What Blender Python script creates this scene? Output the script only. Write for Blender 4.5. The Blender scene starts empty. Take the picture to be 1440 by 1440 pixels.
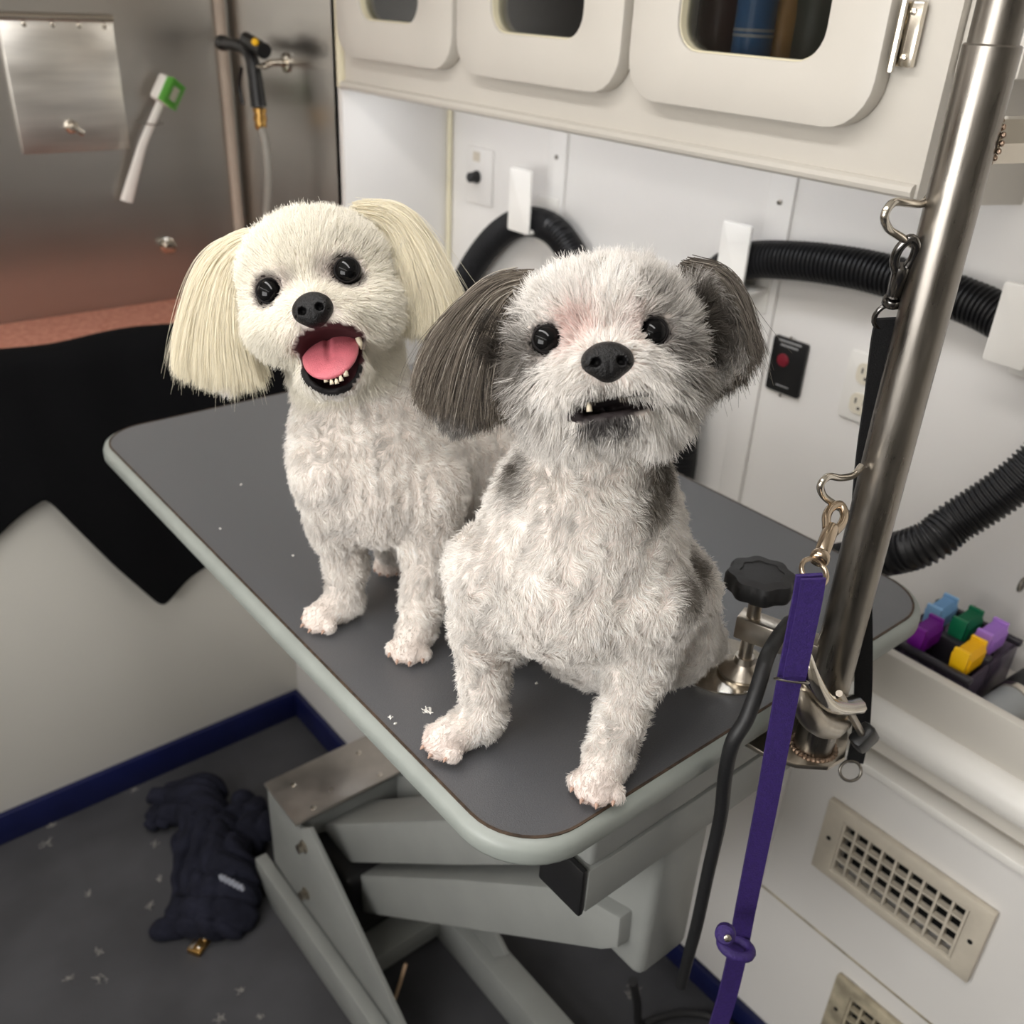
import bpy, bmesh, math, random
import numpy as np
from mathutils import Vector, Matrix

# ------------------------------------------------------------------ camera
H = 1.3333                       # eye height, floor is z = 0
FPX = 1325.0                     # focal length in pixels of the 1440 frame
R = np.array([[0.77401012, -0.6314672, 0.04644896],
              [-0.27264984, -0.39860673, -0.87565675],
              [0.57146339, 0.66510288, -0.48069507]])   # rows: camera right, down, forward
scene = bpy.context.scene
COL = scene.collection
cam_data = bpy.data.cameras.new('camera')
cam = bpy.data.objects.new('camera', cam_data)
COL.objects.link(cam)
cam_data.sensor_width = 36.0
cam_data.lens = FPX / 1440 * 36
cam_data.clip_start = 0.02
M4 = Matrix.Identity(4)
for i in range(3):
    M4[i][0] = R[0, i]; M4[i][1] = -R[1, i]; M4[i][2] = -R[2, i]
M4[2][3] = H
cam.matrix_world = M4
cam_data.dof.use_dof = True
cam_data.dof.focus_distance = 0.63
cam_data.dof.aperture_fstop = 8.0
scene.camera = cam
# ------------------------------------------------------------------ world and exposure
world = bpy.data.worlds.new('world')
scene.world = world
world.use_nodes = True
world.node_tree.nodes['Background'].inputs[0].default_value = (0.9, 0.95, 1.0, 1)
world.node_tree.nodes['Background'].inputs[1].default_value = 0.15
scene.view_settings.view_transform = 'Standard'
scene.view_settings.look = 'None'
scene.view_settings.gamma = 1.0
scene.view_settings.use_curve_mapping = False
scene.view_settings.exposure = 0.0
# area light added outside the unseen left wall, standing in for daylight
day_fill_data = bpy.data.lights.new('added_daylight', 'AREA'); day_fill_data.shape = 'RECTANGLE'
day_fill_data.size = 0.95; day_fill_data.size_y = 0.60; day_fill_data.energy = 16.0; day_fill_data.color = (1.0, 0.985, 0.965)
day_fill = bpy.data.objects.new('added_daylight', day_fill_data); COL.objects.link(day_fill)
day_fill.matrix_world = Matrix(((0, 0, -1, -0.87), (1, 0, 0, 0.30), (0, -1, 0, 1.13), (0, 0, 0, 1)))
LAMP = 14.5                      # glow strength of the added light fittings

# ------------------------------------------------------------------ pixel -> place helpers
def ray(x, y):
    return R.T @ np.array([(x - 720) / FPX, (y - 720) / FPX, 1.0])
def at(x, y, zc):
    p = ray(x, y) * zc
    return np.array([p[0], p[1], p[2] + H])
def W(x, y, ax, v):
    d = ray(x, y); i = 'xyz'.index(ax)
    t = ((v - H) if ax == 'z' else v) / d[i]
    return np.array([d[0] * t, d[1] * t, d[2] * t + H])
def depth(p):
    return float(R[2] @ (np.asarray(p) - np.array([0, 0, H])))
def px(p):                       # size of one photo pixel at that place, metres
    return depth(p) / FPX

# ------------------------------------------------------------------ materials
def lin(c):
    r = []
    for v in c:
        v /= 255.0
        r.append(v / 12.92 if v <= 0.04045 else ((v + 0.055) / 1.055) ** 2.4)
    return tuple(r)
MATS = {}
def mat(name, col, rough=0.5, metal=0.0, noise=0.0, nscale=30.0, bump=0.0, bscale=200.0, stretch=None,
        coat=0.0, trans=0.0, emit=0.0, spec=0.5, col2=None, ior=1.45, rnoise=0.0, sheen=0.0):
    m = bpy.data.materials.new(name); m.use_nodes = True
    nt = m.node_tree; b = nt.nodes['Principled BSDF']
    c = lin(col) + (1,)
    b.inputs['Base Color'].default_value = c
    b.inputs['Roughness'].default_value = rough
    b.inputs['Metallic'].default_value = metal
    b.inputs['Coat Weight'].default_value = coat
    b.inputs['Transmission Weight'].default_value = trans
    b.inputs['Specular IOR Level'].default_value = spec
    b.inputs['IOR'].default_value = ior
    b.inputs['Sheen Weight'].default_value = sheen
    if emit:
        b.inputs['Emission Color'].default_value = c
        b.inputs['Emission Strength'].default_value = emit
    tc = nt.nodes.new('ShaderNodeTexCoord'); mp = nt.nodes.new('ShaderNodeMapping')
    nt.links.new(tc.outputs['Object'], mp.inputs[0])
    if stretch: mp.inputs['Scale'].default_value = stretch
    if noise or col2 or rnoise:
        n = nt.nodes.new('ShaderNodeTexNoise'); n.inputs['Scale'].default_value = nscale
        n.inputs['Detail'].default_value = 6
        nt.links.new(mp.outputs[0], n.inputs['Vector'])
        if noise or col2:
            mx = nt.nodes.new('ShaderNodeMix'); mx.data_type = 'RGBA'
            cr = nt.nodes.new('ShaderNodeMapRange')
            cr.inputs[1].default_value = 0.35; cr.inputs[2].default_value = 0.65
            nt.links.new(n.outputs[0], cr.inputs[0]); nt.links.new(cr.outputs[0], mx.inputs[0])
            if col2: a2, b2 = c, lin(col2) + (1,)
            else:
                a2 = tuple(v * (1 - noise) for v in c[:3]) + (1,); b2 = tuple(min(1, v * (1 + noise)) for v in c[:3]) + (1,)
            mx.inputs[6].default_value = a2; mx.inputs[7].default_value = b2
            nt.links.new(mx.outputs[2], b.inputs['Base Color'])
        if rnoise:
            rr = nt.nodes.new('ShaderNodeMapRange')
            rr.inputs[1].default_value = 0.3; rr.inputs[2].default_value = 0.7
            rr.inputs[3].default_value = max(0.02, rough - rnoise); rr.inputs[4].default_value = rough + rnoise
            nt.links.new(n.outputs[0], rr.inputs[0]); nt.links.new(rr.outputs[0], b.inputs['Roughness'])
    if bump:
        n2 = nt.nodes.new('ShaderNodeTexNoise'); n2.inputs['Scale'].default_value = bscale
        n2.inputs['Detail'].default_value = 4
        nt.links.new(mp.outputs[0], n2.inputs['Vector'])
        bp = nt.nodes.new('ShaderNodeBump'); bp.inputs['Strength'].default_value = bump
        bp.inputs['Distance'].default_value = 0.002
        nt.links.new(n2.outputs[0], bp.inputs['Height']); nt.links.new(bp.outputs[0], b.inputs['Normal'])
    MATS[name] = m
    return m

mat('white_panel', (232, 229, 225), 0.34, noise=0.02, nscale=3)
mat('white_paint', (208, 203, 194), 0.38, noise=0.02, nscale=6, bump=0.03, bscale=60)
mat('cream_edge', (226, 218, 190), 0.5)
mat('tub_panel', (205, 202, 194), 0.26, noise=0.03, nscale=2)
mat('ceiling_paint', (228, 225, 218), 0.6)
mat('wall_far', (222, 219, 212), 0.6)
mat('wall_cab', (150, 147, 142), 0.7)
mat('floor_rubber', (62, 62, 65), 0.62, noise=0.22, nscale=7, bump=0.25, bscale=350)
mat('blue_base', (17, 23, 66), 0.42, noise=0.1, nscale=20)
mat('stainless', (188, 185, 180), 0.3, metal=1.0, noise=0.03, nscale=2, stretch=(1, 1, 8))
mat('stainless_plate', (232, 229, 223), 0.33, metal=1.0, noise=0.1, nscale=5, stretch=(1, 1, 10), rnoise=0.05)
mat('steel', (138, 133, 126), 0.3, metal=1.0, noise=0.16, nscale=18, stretch=(6, 6, 1), rnoise=0.08, bump=0.03, bscale=90)
mat('steel_cast', (176, 168, 156), 0.3, metal=1.0, noise=0.2, nscale=40, bump=0.12, bscale=120)
mat('steel_bright', (215, 208, 196), 0.16, metal=1.0)
mat('steel_dark', (120, 118, 116), 0.2, metal=1.0)
mat('steel_warm', (190, 172, 150), 0.22, metal=1.0)
mat('aluminium', (178, 172, 165), 0.36, metal=0.9, noise=0.12, nscale=22, rnoise=0.1)
mat('brass', (190, 150, 88), 0.3, metal=1.0, noise=0.1, nscale=60)
mat('weld', (160, 138, 120), 0.4, metal=1.0, noise=0.3, nscale=300, bump=0.5, bscale=400)
mat('grey_paint', (136, 138, 135), 0.42, noise=0.04, nscale=15, bump=0.04, bscale=300)
mat('rim_grey', (138, 143, 138), 0.42, noise=0.05, nscale=30)
mat('mat_rubber', (56, 58, 63), 0.38, noise=0.28, nscale=900, bump=0.2, bscale=900, ior=1.9, sheen=0.35)
mat('mat_edge', (66, 52, 40), 0.8, noise=0.5, nscale=150)
mat('black_plastic', (22, 22, 23), 0.38, bump=0.05, bscale=300)
mat('black_rubber', (30, 30, 31), 0.5, bump=0.1, bscale=300)
mat('hose_rubber', (27, 27, 29), 0.42, noise=0.15, nscale=20)
mat('black_web', (16, 16, 18), 0.9, bump=0.6, bscale=900)
mat('black_towel', (13, 13, 15), 1.0, bump=0.8, bscale=700, spec=0.15)
mat('navy_cloth', (30, 31, 42), 0.95, noise=0.25, nscale=30, bump=0.6, bscale=500, spec=0.2)
mat('logo_grey', (92, 94, 102), 0.8)
mat('purple_web', (50, 32, 96), 0.6, noise=0.15, nscale=300, bump=0.4, bscale=800)
mat('white_plastic', (238, 235, 229), 0.35)
mat('ivory_plastic', (222, 214, 196), 0.4)
mat('beige_plastic', (205, 196, 180), 0.45, noise=0.06, nscale=30)
mat('dirty_plastic', (172, 162, 140), 0.6, noise=0.3, nscale=40)
mat('dark_hole', (10, 10, 10), 0.9)
mat('glass_smoke', (48, 47, 45), 0.06, spec=0.6, coat=0.4, noise=0.3, nscale=5)
mat('pink_mat', (226, 160, 138), 0.6, col2=(200, 128, 106), nscale=90, bump=0.3, bscale=200)
mat('tan_pipe', (178, 164, 150), 0.4, noise=0.05)
mat('grey_hose', (150, 146, 138), 0.5)
mat('green_bristle', (110, 190, 80), 0.6)
mat('pale_bristle', (225, 225, 205), 0.6)
mat('yellow_plastic', (245, 190, 30), 0.35)
mat('smoke_plastic', (150, 138, 160), 0.15, trans=0.85, ior=1.1)
mat('smoke_dark', (44, 41, 47), 0.35)
mat('comb_blue', (142, 190, 232), 0.35); mat('comb_purple', (116, 28, 140), 0.35); mat('comb_green', (20, 112, 76), 0.35)
mat('comb_lilac', (176, 128, 214), 0.35); mat('comb_yellow', (248, 194, 22), 0.35)
mat('tube_grey', (150, 154, 156), 0.35)
mat('lcd_red', (118, 24, 40), 0.4)
mat('print_grey', (150, 150, 150), 0.6)
mat('bottle_blue', (70, 130, 190), 0.3); mat('bottle_red', (66, 30, 34), 0.35); mat('bottle_amber', (190, 140, 60), 0.3); mat('bottle_green', (46, 60, 48), 0.35)
mat('label_white', (200, 205, 210), 0.5)
mat('eye_black', (6, 6, 7), 0.04, spec=0.28)
mat('eye_rim', (18, 14, 14), 0.6, spec=0.2)
mat('nose_black', (13, 12, 13), 0.36, bump=0.5, bscale=900, spec=0.35)
mat('tongue_pink', (192, 102, 112), 0.38, noise=0.08, nscale=120, bump=0.3, bscale=900)
mat('tooth', (212, 200, 176), 0.3)
mat('claw', (172, 142, 126), 0.4)
mat('gum_dark', (38, 24, 26), 0.35)
mat('added_diffuser_side', (253, 250, 247), 0.5, emit=LAMP * .5)
mat('added_strip', (244, 248, 255), 0.5, emit=LAMP * .85)
mat('added_diffuser_top', (253, 250, 247), 0.5, emit=LAMP)
mat('hair_grey', (170, 166, 160), 0.8)
mat('wire_tan', (150, 125, 100), 0.6)

def pane_mat():
    m = bpy.data.materials.new('glass_pane'); m.use_nodes = True; nt = m.node_tree
    t = nt.nodes.new('ShaderNodeBsdfTransparent'); t.inputs[0].default_value = (.62, .62, .61, 1)
    g = nt.nodes.new('ShaderNodeBsdfGlossy'); g.inputs['Roughness'].default_value = .05
    f = nt.nodes.new('ShaderNodeFresnel'); f.inputs[0].default_value = 1.45
    mx = nt.nodes.new('ShaderNodeMixShader')
    nt.links.new(f.outputs[0], mx.inputs[0]); nt.links.new(t.outputs[0], mx.inputs[1]); nt.links.new(g.outputs[0], mx.inputs[2])
    nt.links.new(mx.outputs[0], nt.nodes['Material Output'].inputs[0]); MATS['glass_pane'] = m
pane_mat()
def attr_mat(name, rough, spec=0.3, transl=0.0):
    m = bpy.data.materials.new(name); m.use_nodes = True
    nt = m.node_tree; b = nt.nodes['Principled BSDF']
    a = nt.nodes.new('ShaderNodeAttribute'); a.attribute_name = 'coat'
    nt.links.new(a.outputs['Color'], b.inputs['Base Color'])
    b.inputs['Roughness'].default_value = rough; b.inputs['Specular IOR Level'].default_value = spec
    if transl:
        t = nt.nodes.new('ShaderNodeBsdfTranslucent'); nt.links.new(a.outputs['Color'], t.inputs[0])
        mx = nt.nodes.new('ShaderNodeMixShader'); mx.inputs[0].default_value = transl
        nt.links.new(b.outputs[0], mx.inputs[1]); nt.links.new(t.outputs[0], mx.inputs[2])
        nt.links.new(mx.outputs[0], nt.nodes['Material Output'].inputs[0])
    MATS[name] = m
attr_mat('dog_skin', 0.75)
attr_mat('dog_fur', 0.55, 0.25, 0.3)

# ------------------------------------------------------------------ mesh builder
class MB:
    def __init__(s): s.v = []; s.f = []
    def add(s, v, f):
        o = len(s.v); s.v += [tuple(map(float, p)) for p in v]; s.f += [tuple(i + o for i in q) for q in f]; return s
    def box(s, lo, hi, bev=0.0, seg=2):
        bm = bmesh.new(); bmesh.ops.create_cube(bm, size=1.0)
        lo = np.array(lo, float); hi = np.array(hi, float); c = (lo + hi) / 2; d = hi - lo
        for q in bm.verts: q.co = Vector(c + np.array(q.co) * d)
        if bev: bmesh.ops.bevel(bm, geom=bm.edges[:] + bm.verts[:], offset=bev, segments=seg, profile=0.5, affect='EDGES')
        bm.verts.index_update(); s.add([q.co[:] for q in bm.verts], [[q.index for q in f.verts] for f in bm.faces]); bm.free(); return s
    def obox(s, c, ax, half, bev=0.0, seg=2):          # oriented box; ax = three unit rows
        t = MB().box(-np.array(half, float), half, bev, seg); A = np.array(ax, float)
        s.add([np.array(c) + A.T @ np.array(p) for p in t.v], t.f); return s
    def tube(s, pts, r, n=12, cap=True, flat=None, closed=False):
        pts = [np.array(p, float) for p in pts]; m = len(pts)
        rs = [r] * m if np.isscalar(r) else list(r)
        T = []
        for i in range(m):
            a = pts[(i - 1) % m] if (i > 0 or closed) else pts[0]; b = pts[(i + 1) % m] if (i < m - 1 or closed) else pts[-1]
            t = b - a; T.append(t / (np.linalg.norm(t) + 1e-12))
        u = np.cross(T[0], [0, 0, 1.0]) if flat is None else np.array(flat[2], float)
        if np.linalg.norm(u) < 1e-3: u = np.cross(T[0], [1.0, 0, 0])
        V = []; F = []
        for i in range(m):
            u = u - T[i] * (u @ T[i]); u /= np.linalg.norm(u); w = np.cross(T[i], u)
            su, sw = (1, 1) if flat is None else flat[:2]
            for k in range(n):
                a = 2 * math.pi * k / n
                V.append(pts[i] + rs[i] * (su * math.cos(a) * u + sw * math.sin(a) * w))
        for i in range(m if closed else m - 1):
            j = (i + 1) % m
            for k in range(n):
                F.append((i * n + k, i * n + (k + 1) % n, j * n + (k + 1) % n, j * n + k))
        if cap and not closed:
            F.append(tuple(range(n))[::-1]); F.append(tuple((m - 1) * n + k for k in range(n)))
        s.add(V, F); return s
    def lathe(s, prof, o, axis=(0, 0, 1), n=32, lobes=0, lobe=0.0):   # prof: (radius, height)
        ax = np.array(axis, float); ax /= np.linalg.norm(ax)
        u = np.cross(ax, [0, 0, 1.0])
        if np.linalg.norm(u) < 1e-3: u = np.array([1.0, 0, 0])
        u /= np.linalg.norm(u); w = np.cross(ax, u); o = np.array(o, float)
        V = []; F = []; m = len(prof)
        for r, h in prof:
            for k in range(n):
                a = 2 * math.pi * k / n; q = r * (1 + (lobe * math.cos(lobes * a) if lobes else 0))
                V.append(o + ax * h + q * (math.cos(a) * u + math.sin(a) * w))
        for i in range(m - 1):
            for k in range(n): F.append((i * n + k, i * n + (k + 1) % n, (i + 1) * n + (k + 1) % n, (i + 1) * n + k))
        F.append(tuple(range(n))[::-1]); F.append(tuple((m - 1) * n + k for k in range(n)))
        s.add(V, F); return s
    def prism(s, poly, ext):                           # planar polygon of 3-D points, extruded by a vector
        n = len(poly); e = np.array(ext, float); P = [np.array(p, float) for p in poly]
        s.add(P + [p + e for p in P], [tuple(range(n))[::-1], tuple(range(n, 2 * n))] + [(i, (i + 1) % n, n + (i + 1) % n, n + i) for i in range(n)]); return s
    def ring(s, outer, inner, ext):                    # frame between two loops of equal count, extruded
        n = len(outer); e = np.array(ext, float)
        O = [np.array(p, float) for p in outer]; I = [np.array(p, float) for p in inner]
        V = O + I + [p + e for p in O] + [p + e for p in I]; F = []
        for i in range(n):
            j = (i + 1) % n
            F += [(i, j, n + j, n + i), (2 * n + i, 3 * n + i, 3 * n + j, 2 * n + j), (i, 2 * n + i, 2 * n + j, j), (n + i, n + j, 3 * n + j, 3 * n + i)]
        s.add(V, F); return s
    def build(s, name, m, parent=None, smooth=35, bevel=0.0):
        me = bpy.data.meshes.new(name); me.from_pydata(s.v, [], s.f); me.validate()
        bm = bmesh.new(); bm.from_mesh(me); bmesh.ops.recalc_face_normals(bm, faces=bm.faces[:])
        if bevel:
            es = [e for e in bm.edges if len(e.link_faces) == 2 and e.calc_face_angle(0) > 0.6]
            bmesh.ops.bevel(bm, geom=es, offset=bevel, segments=2, profile=0.5, affect='EDGES', clamp_overlap=True)
        bm.to_mesh(me); bm.free()
        if smooth:
            me.shade_smooth(); me.set_sharp_from_angle(angle=math.radians(smooth))
        me.materials.append(MATS[m])
        o = bpy.data.objects.new(name, me); COL.objects.link(o)
        if parent is not None: o.parent = parent
        return o

def tag(o, label, cat, group=None):
    o['label'] = label; o['category'] = cat
    if group: o['group'] = group
    return o
def thing(name, label, cat, group=None):
    o = bpy.data.objects.new(name, None); o.empty_display_size = 0.02; COL.objects.link(o)
    return tag(o, label, cat, group)
def struct(o): o['kind'] = 'structure'; return o
def rrect(a0, a1, b0, b1, r, n=6):                     # rounded rectangle, 2-D points
    P = []
    for cx, cy, s in ((a1 - r, b1 - r, 0), (a0 + r, b1 - r, 1), (a0 + r, b0 + r, 2), (a1 - r, b0 + r, 3)):
        for k in range(n + 1):
            t = (s + k / n) * math.pi / 2; P.append((cx + r * math.cos(t), cy + r * math.sin(t)))
    return P
def spline(pts, n=8):                                  # Catmull-Rom through points
    P = [np.array(p, float) for p in pts]; P = [2 * P[0] - P[1]] + P + [2 * P[-1] - P[-2]]; out = []
    for i in range(1, len(P) - 2):
        for k in range(n):
            t = k / n; a, b, c, d = P[i - 1:i + 3]
            out.append(0.5 * ((2 * b) + (-a + c) * t + (2 * a - 5 * b + 4 * c - d) * t * t + (-a + 3 * b - 3 * c + d) * t ** 3))
    out.append(P[-2]); return out
def resample(pts, step):
    pts = [np.array(p, float) for p in pts]; L = [0.0]
    for a, b in zip(pts, pts[1:]): L.append(L[-1] + np.linalg.norm(b - a))
    n = max(2, int(L[-1] / step)); q = np.linspace(0, L[-1], n + 1); A = np.array(pts)
    return [np.array([np.interp(t, L, A[:, i]) for i in range(3)]) for t in q]
def ribbon(pts, w, t, side):                           # flat strap with thickness
    mb = MB(); V = []; F = []; pts = [np.array(p, float) for p in pts]; sd = np.array(side, float)
    for i, p in enumerate(pts):
        T = pts[min(i + 1, len(pts) - 1)] - pts[max(i - 1, 0)]; T /= np.linalg.norm(T)
        s = sd - T * (sd @ T); s /= np.linalg.norm(s); n = np.cross(T, s)
        for a, b in ((-1, -1), (1, -1), (1, 1), (-1, 1)): V.append(p + s * a * w / 2 + n * b * t / 2)
    for i in range(len(pts) - 1):
        for k in range(4): F.append((i * 4 + k, i * 4 + (k + 1) % 4, i * 4 + 4 + (k + 1) % 4, i * 4 + 4 + k))
    F += [(0, 1, 2, 3), tuple((len(pts) - 1) * 4 + k for k in (3, 2, 1, 0))]
    return mb.add(V, F)
CAMR, CAMD, CAMF = R[0], R[1], R[2]
rng = np.random.default_rng(7); random.seed(7)

# ------------------------------------------------------------------ the room
XW = 1.083        # side wall behind the hoses
XC = 0.86         # front of the wall cupboards and the bath's side wall
XF = 0.867        # front of the low counter
YT = 1.427        # front of the bath
YB = 1.905        # back wall of the bath
XS = 0.667        # side of the low box beside the bath
TZ = 0.8333       # table top
ZC = 1.78
struct(MB().box((-0.82, -1.3, -0.04), (1.12, 2.0, 0)).build('floor', 'floor_rubber'))
struct(MB().box((-0.82, -1.3, ZC), (1.12, 2.0, ZC + .04)).build('ceiling', 'ceiling_paint'))
struct(MB().box((XW, -1.3, 0), (XW + .03, YT + .12, ZC)).build('wall_right', 'white_panel'))
def yz(x, y0, y1, z0, z1): return [(x, y0, z0), (x, y1, z0), (x, y1, z1), (x, y0, z1)]
struct(MB().ring(yz(-.85, -1.3, 2.0, 0, ZC), yz(-.85, -.2, .8, .80, 1.46), (.03, 0, 0)).build('wall_left', 'wall_far', None, 0))
struct(MB().ring(yz(-.855, -.2, .8, .80, 1.46), yz(-.855, -.165, .765, .835, 1.425), (.045, 0, 0)).build('window_added', 'white_plastic', None, 0))  # frame of an unseen window, added to let the daylight lamp in
struct(MB().box((-0.85, -1.33, 0), (1.12, -1.3, ZC)).build('wall_behind', 'wall_cab'))
struct(MB().box((-0.82, YB, 0), (XC + .03, YB + .03, ZC)).build('wall_back', 'stainless'))
struct(MB().box((XC, 1.5, 0.3), (XC + .03, YB, ZC)).build('wall_bath_side', 'stainless'))
struct(MB().box((XC, 1.487, 0.2), (XW, 1.515, ZC), .002).build('wall_alcove', 'white_panel'))
struct(MB().tube([(XW - .006, 1.482, .3), (XW - .006, 1.482, 1.2)], .005).build('trim_1', 'cream_edge'))
def batten(n, pxs, py, holes):
    y0 = W(pxs[0], py, 'x', XW)[1]; y1 = W(pxs[1], py, 'x', XW)[1]
    b = struct(MB().box((XW - .006, y1, .45), (XW, y0, 1.25), .0015).build('trim_%d' % n, 'white_panel'))
    for hx, hy in holes:
        p = W(hx, hy, 'x', XW - .006)
        MB().lathe([(.0035, 0), (.0035, .002), (.001, .003)], p, (-1, 0, 0), 10).build('screw', 'steel', b)
batten(2, (775, 800), 210, [(783, 221)])
batten(3, (1080, 1116), 300, [(1097, 284)])
# bath: front panel, lip, floor mat
lipz = W(0, 515, 'y', YT)[2]
tub = thing('dog_bath', 'white fronted raised dog bath with steel walls and pink mat', 'bath')
MB().box((-0.82, YT, 0.0), (XC, YT + .02, lipz - .012), .004).build('front_panel', 'tub_panel', tub)
MB().box((-0.82, YT - .012, lipz - .03), (XC, YT + .03, lipz), .01, 3).build('rim', 'stainless_plate', tub)
zb = W(0, 458, 'y', YB)[2]
MB().box((-0.82, YT + .03, zb - .03), (XC - .001, YB - .001, zb - .006)).build('basin_floor', 'stainless_plate', tub)
mt = MB().box((-0.82, YT + .04, zb - .006), (XC - .005, YB - .002, zb + .004), .003).build('bath_mat', 'pink_mat', tub)
mt['label'] = 'pink speckled rubber mat lying in the bath'
# low box beside the bath, and the blue skirting
struct(MB().box((XS, .93, 0), (XF + .05, YT, .46), .004).build('wall_step', 'white_panel'))
struct(MB().box((-0.82, YT - .012, 0), (XS, YT, .062), .003).build('baseboard_back', 'blue_base'))
struct(MB().box((XS - .012, .90, 0), (XS, YT - .012, .062), .003).build('baseboard_step', 'blue_base'))
struct(MB().box((XF - .012, -1.3, 0), (XF, .93, .042), .003).build('baseboard_right', 'blue_base'))
# corner strip of the bath enclosure
pc = W(312, 40, 'y', YB - .004); pd = W(333, 290, 'y', YB - .004)
struct(MB().tube([(pd[0], YB - .006, zb), (pd[0], YB - .006, 1.75)], .010, 10).build('trim_4', 'tan_pipe'))

# ------------------------------------------------------------------ ceiling lights, added out of view to brighten the room
for lo, hi, pw, lab in (((-.78, -.75), (-.62, 1.75), 'added_diffuser_side', 'added long white light fitting along the left side of the ceiling'),
                    ((.10, -.05), (.26, 1.15), 'added_diffuser_top', 'added shorter white ceiling light fitting above the grooming table')):
    L = thing('added_ceiling_light', lab, 'light', 'added ceiling light fittings')
    MB().box((lo[0], lo[1], ZC - .03), (hi[0], hi[1], ZC - .0005), .006).build('housing', 'white_plastic', L)
    MB().box((lo[0] + .015, lo[1] + .015, ZC - .036), (hi[0] - .015, hi[1] - .015, ZC - .0305), .002).build('diffuser', pw, L)

# ------------------------------------------------------------------ wall cupboard with three doors
cab = thing('wall_cupboard', 'white wall cupboard with three rounded smoked-window doors', 'cupboard')
ZB, Y0, Y1 = 1.188, 0.458, 1.487
MB().box((XC + .012, Y0, ZB + .02), (XW, Y0 + .018, 1.6), .003).build('end_panel', 'white_paint', cab)
MB().prism([(XC - .001, Y0 - .003, ZB - .008), (XC - .001, Y0 - .003, 1.6), (XW, Y0 - .003, 1.6), (XW, Y0 - .003, W(1440, 286, 'y', Y0)[2])], (0, .02, 0)).build('side_panel', 'white_paint', cab)
WIN = [(1.231, 1.39), (.895, 1.068), (.568, .75)]
DOOR = [(1.15, 1.456), (.83, 1.14), (.508, .816)]
fp = MB()                                              # face frame with three openings
edges = [Y0] + [v for w in WIN[::-1] for v in (w[0] - .01, w[1] + .01)] + [Y1]
for a, b in zip(edges[0::2], edges[1::2]): fp.box((XC, a, 1.28), (XC + .018, b, 1.5))
fp.box((XC, Y0, ZB), (XC + .018, Y1, 1.28)); fp.box((XC, Y0, 1.5), (XC + .018, Y1, 1.6))
fp.build('face_frame', 'white_paint', cab)
MB().box((XC + .018, Y0 + .018, ZB + .020), (XW, Y1, ZB + .034)).build('bottom_panel', 'white_paint', cab)
MB().box((XC + .018, Y0 + .018, 1.58), (XW, Y1, 1.6)).build('top_panel', 'white_paint', cab)
MB().box((XW - .012, Y0 + .018, ZB + .034), (XW - .001, Y1, 1.58)).build('back_lining', 'smoke_dark', cab)
MB().tube([(XC - .002, Y0, ZB + .004), (XC - .002, Y1, ZB + .004)], .007, 10).build('lower_lip', 'white_paint', cab)
MB().tube([(XC - .002, Y1 - .004, ZB), (XC - .002, Y1 - .004, 1.6)], .008, 10).build('side_bead', 'cream_edge', cab)
for (a, b), (wa, wb) in zip(DOOR, WIN):
    o2 = rrect(a, b, 1.237, 1.55, .045); i2 = rrect(wa, wb, 1.290, 1.49, .03)
    xf = XC - .024
    d = MB().ring([(xf, y, z) for y, z in o2], [(xf, y, z) for y, z in i2], (.022, 0, 0)).build('door', 'white_paint', cab, 30, .0015)
    bead = MB().ring([(xf + .004, y, z) for y, z in rrect(wa - .002, wb + .002, 1.288, 1.492, .031)], [(xf + .004, y, z) for y, z in rrect(wa + .001, wb - .001, 1.2915, 1.489, .0285)], (.016, 0, 0)).build('edge_bead', 'cream_edge', d)
    MB().prism([(xf + .013, y, z) for y, z in i2], (.003, 0, 0)).build('pane', 'glass_pane', d)
us = thing('added_cupboard_strip', 'added slim strip light under the front of the wall cupboard', 'light')  # hidden strip added to brighten the wall and table below
MB().box((XC + .022, .52, ZB + .009), (XC + .05, 1.44, ZB + .0197), .002).build('housing', 'white_plastic', us)
MB().box((XC + .025, .53, ZB + .0055), (XC + .047, 1.43, ZB + .0087), .001).build('diffuser', 'added_strip', us)
# hinge on the right edge of the third door
hp = W(1268, 48, 'x', XC - .01)
hg = MB(); hg.box((XC - .012, hp[1] - .016, hp[2] - .026), (XC - .004, hp[1] + .004, hp[2] + .026), .002)
hg.tube([(XC - .016, hp[1], hp[2] - .03), (XC - .016, hp[1], hp[2] + .03)], .0035, 8)
for dz in (-.018, .018): hg.lathe([(.003, 0), (.003, .002), (.001, .003)], (XC - .012, hp[1] - .008, hp[2] + dz), (-1, 0, 0), 8)
hg.build('hinge', 'steel_bright', cab)
# things inside the third cupboard
def bottle(x, y, r, h, m, cap, label, name='shampoo_bottle', lab=False):
    z = ZB + .0342
    t = thing(name, label, 'bottle', 'bottles inside the wall cupboard')
    MB().lathe([(r * .9, 0), (r, .004), (r, h * .62), (r * .8, h * .72), (r * .38, h * .78), (r * .36, h * .84)], (x, y, z), n=20).build('body', m, t)
    MB().lathe([(r * .44, 0), (r * .44, h * .16), (r * .3, h * .18)], (x, y, z + h * .84), n=16).build('cap', cap, t)
    if lab:
        for py_ in (43, 51):
            zq = W(1062, py_, 'x', x - r)[2] - z
            MB().lathe([(r + .0005, zq - .0015), (r + .0005, zq + .0015)], (x, y, z), n=20).build('label_line', 'label_white', t)
bx = XC + .045
def yx(pxx, pyy, x): return W(pxx, pyy, 'x', x)[1]
bottle(bx, yx(1062, 30, bx), .021, .27, 'bottle_blue', 'white_plastic', 'blue bottle behind the window of the right cupboard door', lab=True)
bottle(bx + .03, yx(1105, 30, bx + .03), .016, .17, 'bottle_amber', 'black_plastic', 'small amber bottle right of the blue bottle in the cupboard')
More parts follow.
